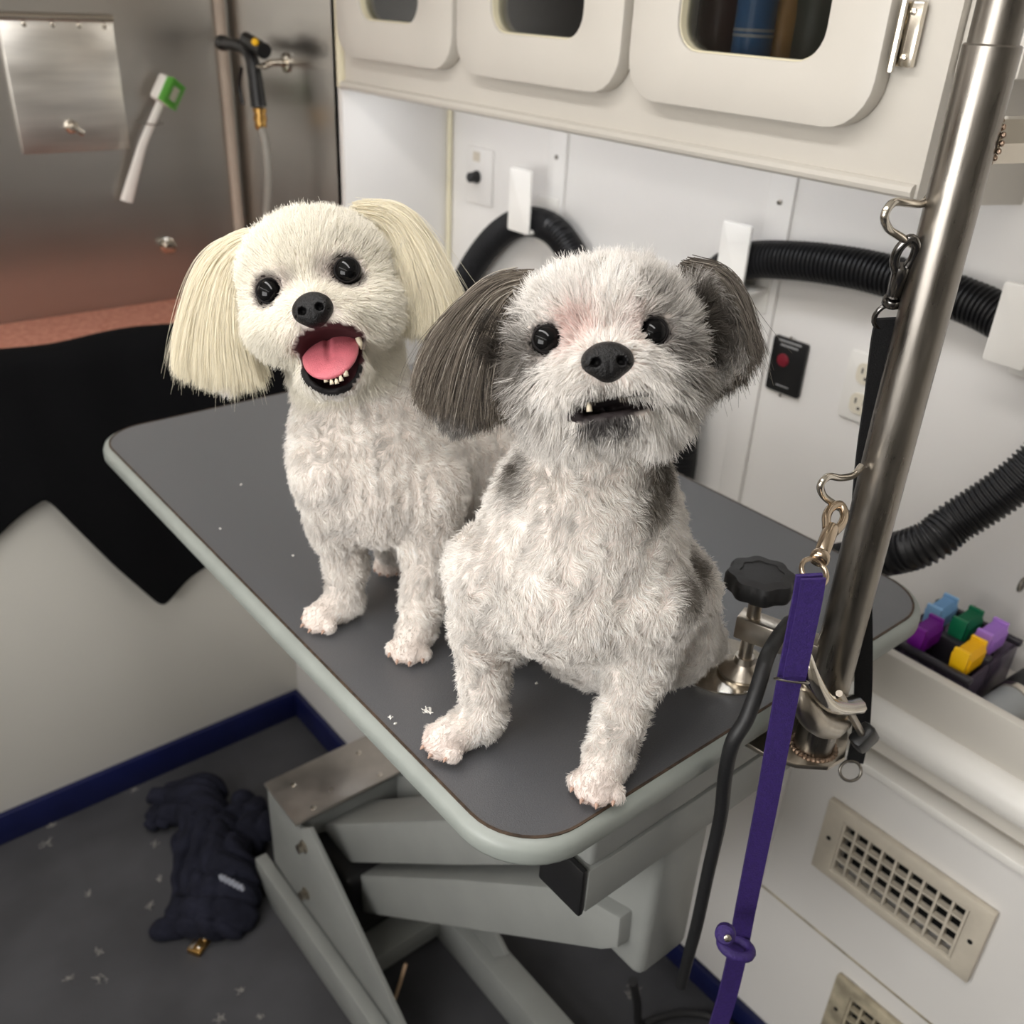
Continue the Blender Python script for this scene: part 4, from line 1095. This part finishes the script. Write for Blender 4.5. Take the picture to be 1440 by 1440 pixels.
    n1, n2 = VNoise(.022, 3)(P), VNoise(.008, 4)(P)
    down = np.array([0, 0, -1.0])
    bodyflow = down + .55 * np.array([.96, .26, 0]) * 0 + .55 * n1
    headflow = unit(P - nosep) + .25 * h.A[1] * (loc[:, 1:2] > 10) - .5 * h.A[1] * (loc[:, 1:2] < -10)
    flow = headflow * hd[:, None] + bodyflow * (1 - hd[:, None])
    flow = flow - n * (flow * n).sum(1, keepdims=True); flow = unit(flow)
    L = .0052 + .0026 * g.random(M)
    leg_ = (P[:, 2] < .90) * (1 - hd); L += .0005 * leg_
    mz = np.linalg.norm(P - nosep, axis=1) / h.u
    Lh = np.clip(.0045 + .00009 * (mz - 25), .0045, .0135) * (.8 + .4 * g.random(M))
    L = L * (1 - hd) + Lh * hd
    flow, L = paw_groom(P, n, flow, L, pawd)
    for e in eyes: L *= np.clip((np.linalg.norm(P - h(*e), axis=1) / h.u - 18) / 30, .35, 1)
    L *= np.clip((cavd(P) / h.u) / 14, .35, 1)
    lift = .28 * (1 - hd) + .45 * hd
    D0 = unit(n * (lift + .25)[:, None] + flow * .8 + gauss(M, g, .16) + .22 * n2 * (1 - .7 * hd[:, None]))
    D1 = unit(n * (lift * .4)[:, None] + flow + gauss(M, g, .2) + .28 * n2 * (1 - .7 * hd[:, None]))
    S = strands(P, D0, D1, L, 5)
    base = white[None] * (1 + .07 * n1[:, :1] * (1 - hd[:, None])) * g.uniform(.88, 1.06, (M, 1))
    # coat: creamier head, pinkish paws, tear marks
    cream = np.array(lin((243, 239, 228))); base = base * (1 - hd[:, None]) + hd[:, None] * cream * g.uniform(.92, 1.06, (M, 1))
    pk = np.zeros(M)
    for t_ in paws: pk = np.maximum(pk, falloff(P, t_ + np.array([0, 0, -.006]), .013, .6))
    base = base * (1 - .4 * pk[:, None]) + .4 * pk[:, None] * np.array(lin((198, 150, 124)))
    for e, dx in ((eyes[0], 24), (eyes[1], -26)):
        f_ = falloff(P, h(e[0] + dx, e[1] + 4, e[2] + 8), 17 * h.u, .6)[:, None] * .6; base = base * (1 - f_) + f_ * np.array(lin((120, 98, 94)))
        f_ = falloff(P, h(*e), 25 * h.u, .15)[:, None] * .75; base = base * (1 - f_) + f_ * np.array(lin((92, 76, 72)))
    f_ = falloff(P, h(-17, -52, 112), 18 * h.u, .5)[:, None] * .7; base = base * (1 - f_) + f_ * np.array(lin((82, 74, 70)))
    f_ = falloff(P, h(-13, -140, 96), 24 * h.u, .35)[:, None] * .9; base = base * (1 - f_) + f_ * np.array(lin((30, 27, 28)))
    hair_obj('coat_fur', S, np.full(M, .00021) * g.uniform(.7, 1.2, M), np.clip(base, 0, .95), 'dog_fur', dog)
    # ---- long ears
    def ear(Lp, Rp, tips, zc, th, N, name):
        Q, s_, lay, cl = ear_strands(Lp, Rp, tips, zc, th, N, g)
        c = np.array(lin((241, 234, 214)))[None] * g.uniform(.86, 1.04, (N, 1)) * (1 + .08 * np.sin(cl * 2.3))[:, None]
        hair_obj(name, Q, np.full(N, .00021), np.clip(c, 0, .95), 'dog_fur', dog)
    ear([(362, 328), (318, 340), (284, 372), (262, 425), (249, 488), (247, 530)], [(362, 350), (346, 390), (347, 430), (356, 480), (370, 520), (376, 545)], [(247, 528), (265, 541), (300, 552), (335, 557), (376, 545)], .735, .016, 15000, 'ear_hair')
    ear([(495, 305), (534, 325), (556, 372), (562, 420), (560, 470)], [(500, 292), (562, 294), (602, 332), (630, 382), (652, 432), (650, 455)], [(560, 472), (590, 480), (620, 474), (650, 455)], .742, .016, 15000, 'ear_hair')
    return dog
build_white_dog()

# ================================================================== grey and white dog (sitting)
def build_grey_dog():
    g = np.random.default_rng(23)
    h = Head(850, 480, .60, 4)
    dog = thing('dog', 'sitting white dog with dark grey ears and eye patches', 'dog', 'dogs on the grooming table')
    s = SDF()
    s.ell(h(0, 22, -20), h.size(120, 80, 112), h.A, 0)
    s.ell(h(-4, 24, 45), h.size(88, 56, 55), h.A, .015)
    s.ell(h(-70, -32, 30), h.size(60, 60, 62), h.A, .02); s.ell(h(62, -36, 30), h.size(60, 62, 62), h.A, .02)
    s.ell(h(0, -40, 84), h.size(60, 40, 46), h.A, .014)
    s.ell(h(-34, -58, 84), h.size(38, 32, 40), h.A, .012); s.ell(h(34, -58, 84), h.size(38, 32, 40), h.A, .012)
    s.ell(h(2, -106, 66), h.size(50, 24, 46), h.A, .010)
    s.ell(h(0, -92, 0), h.size(90, 50, 70), h.A, .02)
    for c, r, A in (((-190, -30, -20), (52, 92, 22), h.rot(-22)), ((158, 5, -25), (36, 78, 20), h.rot(16))): s.ell(h(*c), h.size(*r), A, .012)
    # trunk
    s.cone(at(848, 560, .64), at(828, 680, .665), .045, .052, .03)
    s.ell(at(812, 765, .675), (.067, .067, .068), None, .03)
    s.ell(at(806, 822, .69), (.066, .066, .048), None, .025)
    s.cone(at(822, 760, .69), np.array([.492, .43, .905]), .064, .068, .03)
    s.ell(np.array([.49, .435, .888]), (.076, .072, .054), None, .02)
    def w(a, b, z): return W(a, b, 'z', z)
    s.chain([(w(692, 805, .975), .034), (w(682, 885, .925), .0215), (w(680, 955, .883), .0145), (w(682, 1002, .860), .0145)], .014)
    s.chain([(w(912, 850, .965), .035), (w(902, 930, .917), .0205), (w(872, 1010, .878), .0142), (w(858, 1055, .859), .0148)], .014)
    # haunches and hind paws
    s.cone(at(950, 835, .72), at(948, 905, .745), .033, .027, .02)
    s.cone(at(955, 905, .735), w(930, 945, TZ + .014), .024, .013, .012)
    s.cone(np.array([.47, .50, .90]), np.array([.42, .485, .855]), .035, .018, .015)
    s.cone(w(985, 895, .875), w(1002, 915, .85), .020, .010, .015)
    claws = []; pawd = []
    def paw(tip, heel, r):
        tip = np.array(tip); heel = np.array(heel); d = tip - heel; d[2] = 0; d /= np.linalg.norm(d); sd = np.array([-d[1], d[0], 0])
        s.cone(heel, tip - d * r * .2, r * .98, r * .84, .008)
        for q, e in ((-1.05, -.05), (-.38, .38), (.38, .38), (1.05, -.05)):
            tc = tip + sd * q * r * .78 + d * e * r - np.array([0, 0, .0035])
            s.ell(tc, (r * .40,) * 3, None, .0025); claws.append((tc, d + sd * q * .15, r)); pawd.append((tip, d))
    paws = []
    for tp, hl, r in (((622, 1040), (670, 1016), .0165), ((838, 1103), (855, 1064), .0172), ((926, 950), (938, 938), .012)):
        t_ = w(tp[0], tp[1], TZ + .014); paw(t_, w(hl[0], hl[1], TZ + .016), r); paws.append(t_)
    # mouth slit and eye sockets
    cav = h(4, -92, 104); CR = h.size(50, 6.5, 46).astype(np.float32); MA = h.rot(4)
    s.ell(cav, CR, MA, .003, True)
    eyes = [(-81, 8, 82), (69, 8, 82)]
    for e in eyes: s.ell(h(*e), h.size(21, 21, 24), h.A, .004, True)
    V, F = s.mesh(.0032, TZ + .0008)
    white = np.array(lin((240, 236, 231))); skin = np.array(lin((222, 211, 204)))
    grey = np.array(lin((112, 105, 96))); dark = np.array(lin((74, 68, 62))); pink = np.array(lin((205, 150, 140)))
    # coat patches: centre, radius, softness, colour, strength
    hit = s.hit
    PT = [(hit(716, 470), .022, .5, grey, .95), (hit(722, 520), .019, .5, grey, .85), (hit(742, 492), .012, .6, dark, .8), (hit(725, 420), .018, .6, grey, .8),
          (hit(960, 400), .024, .6, grey, .8), (hit(975, 450), .024, .6, grey, .9), (hit(930, 425), .014, .7, grey, .65), (hit(955, 490), .013, .6, dark, .85), (hit(975, 520), .016, .6, grey, .75),
          (h(-190, -30, -20), 100 * h.u, .3, dark, .95), (h(160, 5, -25), 62 * h.u, .35, dark, .9),
          (hit(800, 466), .010, .8, pink, .5), (hit(822, 452), .009, .8, pink, .3), (hit(893, 455), .008, .8, pink, .35),
          (hit(718, 628), .014, .5, grey, .9), (hit(722, 660), .014, .5, grey, .9), (hit(726, 692), .010, .5, grey, .7),
          (hit(935, 655), .014, .5, grey, .9), (hit(930, 690), .016, .45, grey, .95), (hit(918, 722), .013, .5, grey, .85), (hit(978, 800), .018, .4, grey, .95), (hit(975, 835), .016, .4, grey, .9),
          (hit(850, 550), .008, .6, grey, .6), (hit(850, 590), .014, .4, np.array(lin((58, 54, 54))), .95), (hit(822, 588), .009, .4, np.array(lin((58, 54, 54))), .9), (hit(880, 585), .009, .4, np.array(lin((58, 54, 54))), .9)]
    def paint(P, c, jit=None):
        for ce, r, so, co, k in PT:
            f_ = falloff(P if jit is None else P + jit, ce, r, so)[:, None] * k; c = c * (1 - f_) + co * f_
        return c
    col = paint(V, np.tile(skin, (len(V), 1)))
    ic = sd_ell(V, cav, CR, MA) < .004; col[ic] = lin((26, 18, 19))
    for e in eyes: col[np.linalg.norm(V - h(*e), axis=1) < 25 * h.u] = lin((36, 28, 27))
    mesh_from('body', V, F, 'dog_skin', dog, col)
    for e in eyes: make_eye(h, (e[0], e[1], e[2] + 2), 20.5, dog)
    make_nose(h, (2, -27, 124), (32, 24, 21), dog, .5)
    p0 = h(-28, -97, 112); MB().tube([p0, p0 + h.A[1] * 7 * h.u, p0 + h.A[1] * 13 * h.u], [4 * h.u, 3.4 * h.u, 1.2 * h.u], 10).build('tooth', 'tooth', dog, 180)
    add_claws(claws, dog)
    # ---- coat
    N = 210000
    P = sample_surface(V, F, N, g); hc = h(0, 0, 0)
    near = np.linalg.norm(P - hc, axis=1) < 165 * h.u; P = np.concatenate([P, P[near]]).astype(np.float32)
    n = s.grad(P); nosep = h(2, -30, 126); loc = (P - hc) @ h.A.T / h.u
    cavd = sd_ell(P, cav, CR, MA)
    keep = (cavd > .0035) & (P[:, 2] > TZ + .004)
    for e in eyes: keep &= np.linalg.norm(((P - h(*e)) @ h.A.T)[:, :2], axis=1) > 19.5 * h.u
    keep &= np.linalg.norm((P - nosep) @ h.A.T / h.size(31, 24, 26), axis=1) > 1
    P, n, loc, cavd = P[keep], n[keep], loc[keep], cavd[keep]; M = len(P)
    hd = falloff(P, h(0, 0, 0), 165 * h.u, .12) * (loc[:, 1] > -140)
    n1, n2 = VNoise(.024, 5)(P), VNoise(.008, 6)(P)
    bodyflow = np.array([0, 0, -1.0]) + .6 * n1
    headflow = unit(P - nosep) + .3 * h.A[1] * (loc[:, 1:2] > 10) - .75 * h.A[1] * (loc[:, 1:2] < -20)
    flow = headflow * hd[:, None] + bodyflow * (1 - hd[:, None])
    flow = unit(flow - n * (flow * n).sum(1, keepdims=True))
    L = .0056 + .003 * g.random(M)
    mz = np.linalg.norm(P - nosep, axis=1) / h.u
    Lh = np.clip(.0055 + .0001 * (mz - 30), .0055, .015) * (.75 + .5 * g.random(M))
    Lh *= 1 + .5 * ((loc[:, 1] < -45) & (np.abs(loc[:, 0]) > 40))
    L = L * (1 - hd) + Lh * hd
    flow, L = paw_groom(P, n, flow, L, pawd)
    for e in eyes: L *= np.clip((np.linalg.norm(P - h(*e), axis=1) / h.u - 14) / 34, .3, 1)
    L *= np.clip(cavd / h.u / 16, .45, 1)
    lift = .28 * (1 - hd) + .45 * hd
    D0 = unit(n * (lift + .25)[:, None] + flow * .8 + gauss(M, g, .16) + .24 * n2)
    D1 = unit(n * (lift * .4)[:, None] + flow + gauss(M, g, .2) + .3 * n2)
    S = strands(P, D0, D1, L, 5)
    c = white[None] * (1 + .06 * n1[:, :1]) * g.uniform(.88, 1.06, (M, 1))
    c = paint(P, c, gauss(M, g, .004)) * g.uniform(.85, 1.12, (M, 1))
    pk = np.zeros(M)
    for t_ in paws: pk = np.maximum(pk, falloff(P, t_ + np.array([0, 0, -.008]), .015, .6))
    c = c * (1 - .45 * pk[:, None]) + .45 * pk[:, None] * np.array(lin((204, 152, 132)))
    for e in eyes:
        f_ = falloff(P, h(*e), 24 * h.u, .2)[:, None] * .8; c = c * (1 - f_) + f_ * np.array(lin((74, 64, 60)))
    hair_obj('coat_fur', S, np.full(M, .00021) * g.uniform(.7, 1.2, M), np.clip(c, 0, .95), 'dog_fur', dog)
    # ---- moustache and chin wisps
    N = 900
    side_ = np.where(g.random(N) < .5, -1, 1); a = side_ * g.uniform(4, 62, N) + 2; b = -58 - np.abs(a) * .12 + g.uniform(-6, 8, N)
    rt = np.array([h(x, y, 112 - abs(x) * .35) for x, y in zip(a, b)])
    D0 = unit(h.A[2] * .5 - h.A[1] * .7 + h.A[0] * (a / 55)[:, None] * .6 + gauss(N, g, .12)); D1 = unit(-h.A[1] * 1.0 + h.A[0] * (a / 55)[:, None] * .55 + gauss(N, g, .15))
    Lm = g.uniform(.010, .019, N) * np.clip(.45 + np.abs(a) / 70, 0, 1.1)
    cm = np.where((np.abs(a) < 22)[:, None], np.array(lin((150, 142, 132)))[None], white[None]) * g.uniform(.85, 1.05, (N, 1))
    hair_obj('moustache_hair', strands(rt, D0, D1, Lm, 6), np.full(N, .00016), np.clip(cm, 0, .95), 'dog_fur', dog)
    # ---- long ears
    def ear(Lp, Rp, tips, zc, th, N, hi, back=0.0):
        Q, s_, lay, cl = ear_strands(Lp, Rp, tips, zc, th, N, g, wav=.0026, back=back)
        k = g.uniform(0, 1, 400)[cl % 400] * .6 + .4 * g.random(N)
        c = np.array(lin((64, 57, 52)))[None] * (1 - k[:, None]) + np.array(lin(hi))[None] * k[:, None]
        c *= g.uniform(.75, 1.15, (N, 1)); st_ = g.random(N) < .06; c[st_] = np.array(lin((186, 178, 166)))
        hair_obj('ear_hair', Q, np.full(N, .00024), np.clip(c, 0, .95), 'dog_fur', dog)
    ear([(745, 392), (698, 394), (655, 422), (615, 470), (590, 525), (586, 565)], [(745, 410), (722, 445), (716, 490), (718, 540), (722, 590)], [(586, 563), (602, 588), (640, 604), (685, 606), (722, 592)], .612, .015, 13000, (150, 140, 127))
    ear([(962, 385), (982, 415), (988, 460), (986, 510), (984, 556)], [(966, 374), (1016, 382), (1044, 415), (1062, 460), (1073, 498)], [(984, 560), (1005, 566), (1030, 552), (1054, 535), (1073, 500)], .618, .013, 10000, (150, 142, 132), .004)
    return dog
build_grey_dog()

# ------------------------------------------------------------------ dark cloth on the floor, clippings
gm = SDF()
def fl(a, b, z): return W(a, b, 'z', z)
gm.cone(fl(222, 1122, .03), fl(285, 1118, .035), .020, .034, 0)
gm.cone(fl(218, 1152, .022), fl(262, 1140, .03), .018, .026, .015)
gm.cone(fl(285, 1125, .03), fl(318, 1240, .035), .040, .048, .02)
gm.ell(fl(308, 1268, .03), (.062, .06, .038), None, .02)
gm.cone(fl(262, 1175, .022), fl(268, 1262, .022), .022, .026, .012)
gm.cone(fl(225, 1312, .015), fl(262, 1285, .02), .016, .030, .012)
gm.cone(fl(262, 1292, .02), fl(335, 1298, .02), .028, .022, .012)
gm.cone(fl(345, 1140, .03), fl(358, 1168, .036), .034, .036, .010)
gm.cone(fl(346, 1285, .018), fl(346, 1225, .03), .018, .022, .012)
def folds(P):
    x, y, z = P[..., 0], P[..., 1], P[..., 2]
    a = np.sin(x * 62 + 3 * np.sin(y * 24) + z * 30); b = np.sin(y * 70 + 2.5 * np.sin(x * 31) - z * 40); c = np.sin((x + y) * 120 + z * 60)
    return (.011 * (1 - np.abs(a)) ** 2 + .008 * (1 - np.abs(b)) ** 2 + .0015 * c - .004).astype(np.float32)
V, F = gm.mesh(.004, .0006, folds)
gr = thing('dark_shirt', 'crumpled dark navy shirt lying on the grey floor', 'clothing')
mesh_from('fabric', V, F, 'navy_cloth', gr)
lp = [gm.hit(312 + 32 * t_, 1229 + 17 * t_ + (3.5 if i % 2 else -1.5)) - CAMF * .002 for i, t_ in enumerate(np.linspace(0, 1, 12))]
MB().tube(spline(lp, 3), .0009, 6).build('printed_logo', 'logo_grey', gr)
bk = thing('clipper_blade', 'small brassy metal clipper blade on the floor beside the shirt', 'blade')
c = fl(281, 1328, .006); u0 = unit(np.array([.8, .5, 0])); u1 = np.array([-u0[1], u0[0], 0])
MB().obox(c, (u0, u1, (0, 0, 1)), (.017, .011, .005), .001).build('base', 'brass', bk)
MB().obox(c + np.array([0, 0, .0075]) + u1 * .004, (u0, u1, (0, 0, 1)), (.016, .003, .002), .0008).build('bar', 'steel_bright', bk)
for sx in (-1, 1): MB().lathe([(.0032, 0), (.003, .002), (.001, .003)], c + u0 * .008 * sx - u1 * .005 + np.array([0, 0, .0052]), n=10).build('screw', 'steel_bright', bk)
# tufts of clipped hair on the floor and specks on the table
def tufts(name, label, spots, z, m, size):
    mb = MB(); gg = np.random.default_rng(5)
    for a, b, k in spots:
        c = W(a, b, 'z', z)
        for j in range(9):
            d = gg.normal(size=3); d[2] = abs(d[2]) * .25; d /= np.linalg.norm(d); p0 = c + np.array([*(gg.normal(size=2) * size * .3 * k), .0008])
            e = np.cross(d, gg.normal(size=3)) * size * k * .5
            mb.tube([p0, p0 + d * size * k * .6 + e * .4 + np.array([0, 0, .001]), p0 + d * size * k + np.array([0, 0, .0005])], [.0003, .0004, .0002], 5)
    o = tag(mb.build(name, m), label, 'hair'); o['kind'] = 'stuff'
tufts('hair_clippings', 'small white hair clippings scattered on the grey floor', [(210, 1275, 1.3), (140, 1338, 1), (142, 1378, 1.6), (225, 1238, 1), (218, 1188, 1), (72, 1163, 1), (65, 1188, 1.4), (127, 1256, 1), (338, 1394, .8), (368, 1429, .8), (310, 1435, 1.2), (188, 1112, .8), (97, 1377, .8), (892, 1393, 1.8), (888, 1404, 1.6)], .001, 'hair_grey', .007)
tufts('table_specks', 'few tiny white hair specks on the dark table top', [(339, 683, .7), (310, 745, .5), (412, 783, .5), (605, 1003, 1.6), (549, 1011, .8), (556, 1020, .5), (754, 963, .5), (600, 1000, 1.6)], TZ + .0004, 'white_plastic', .0022)
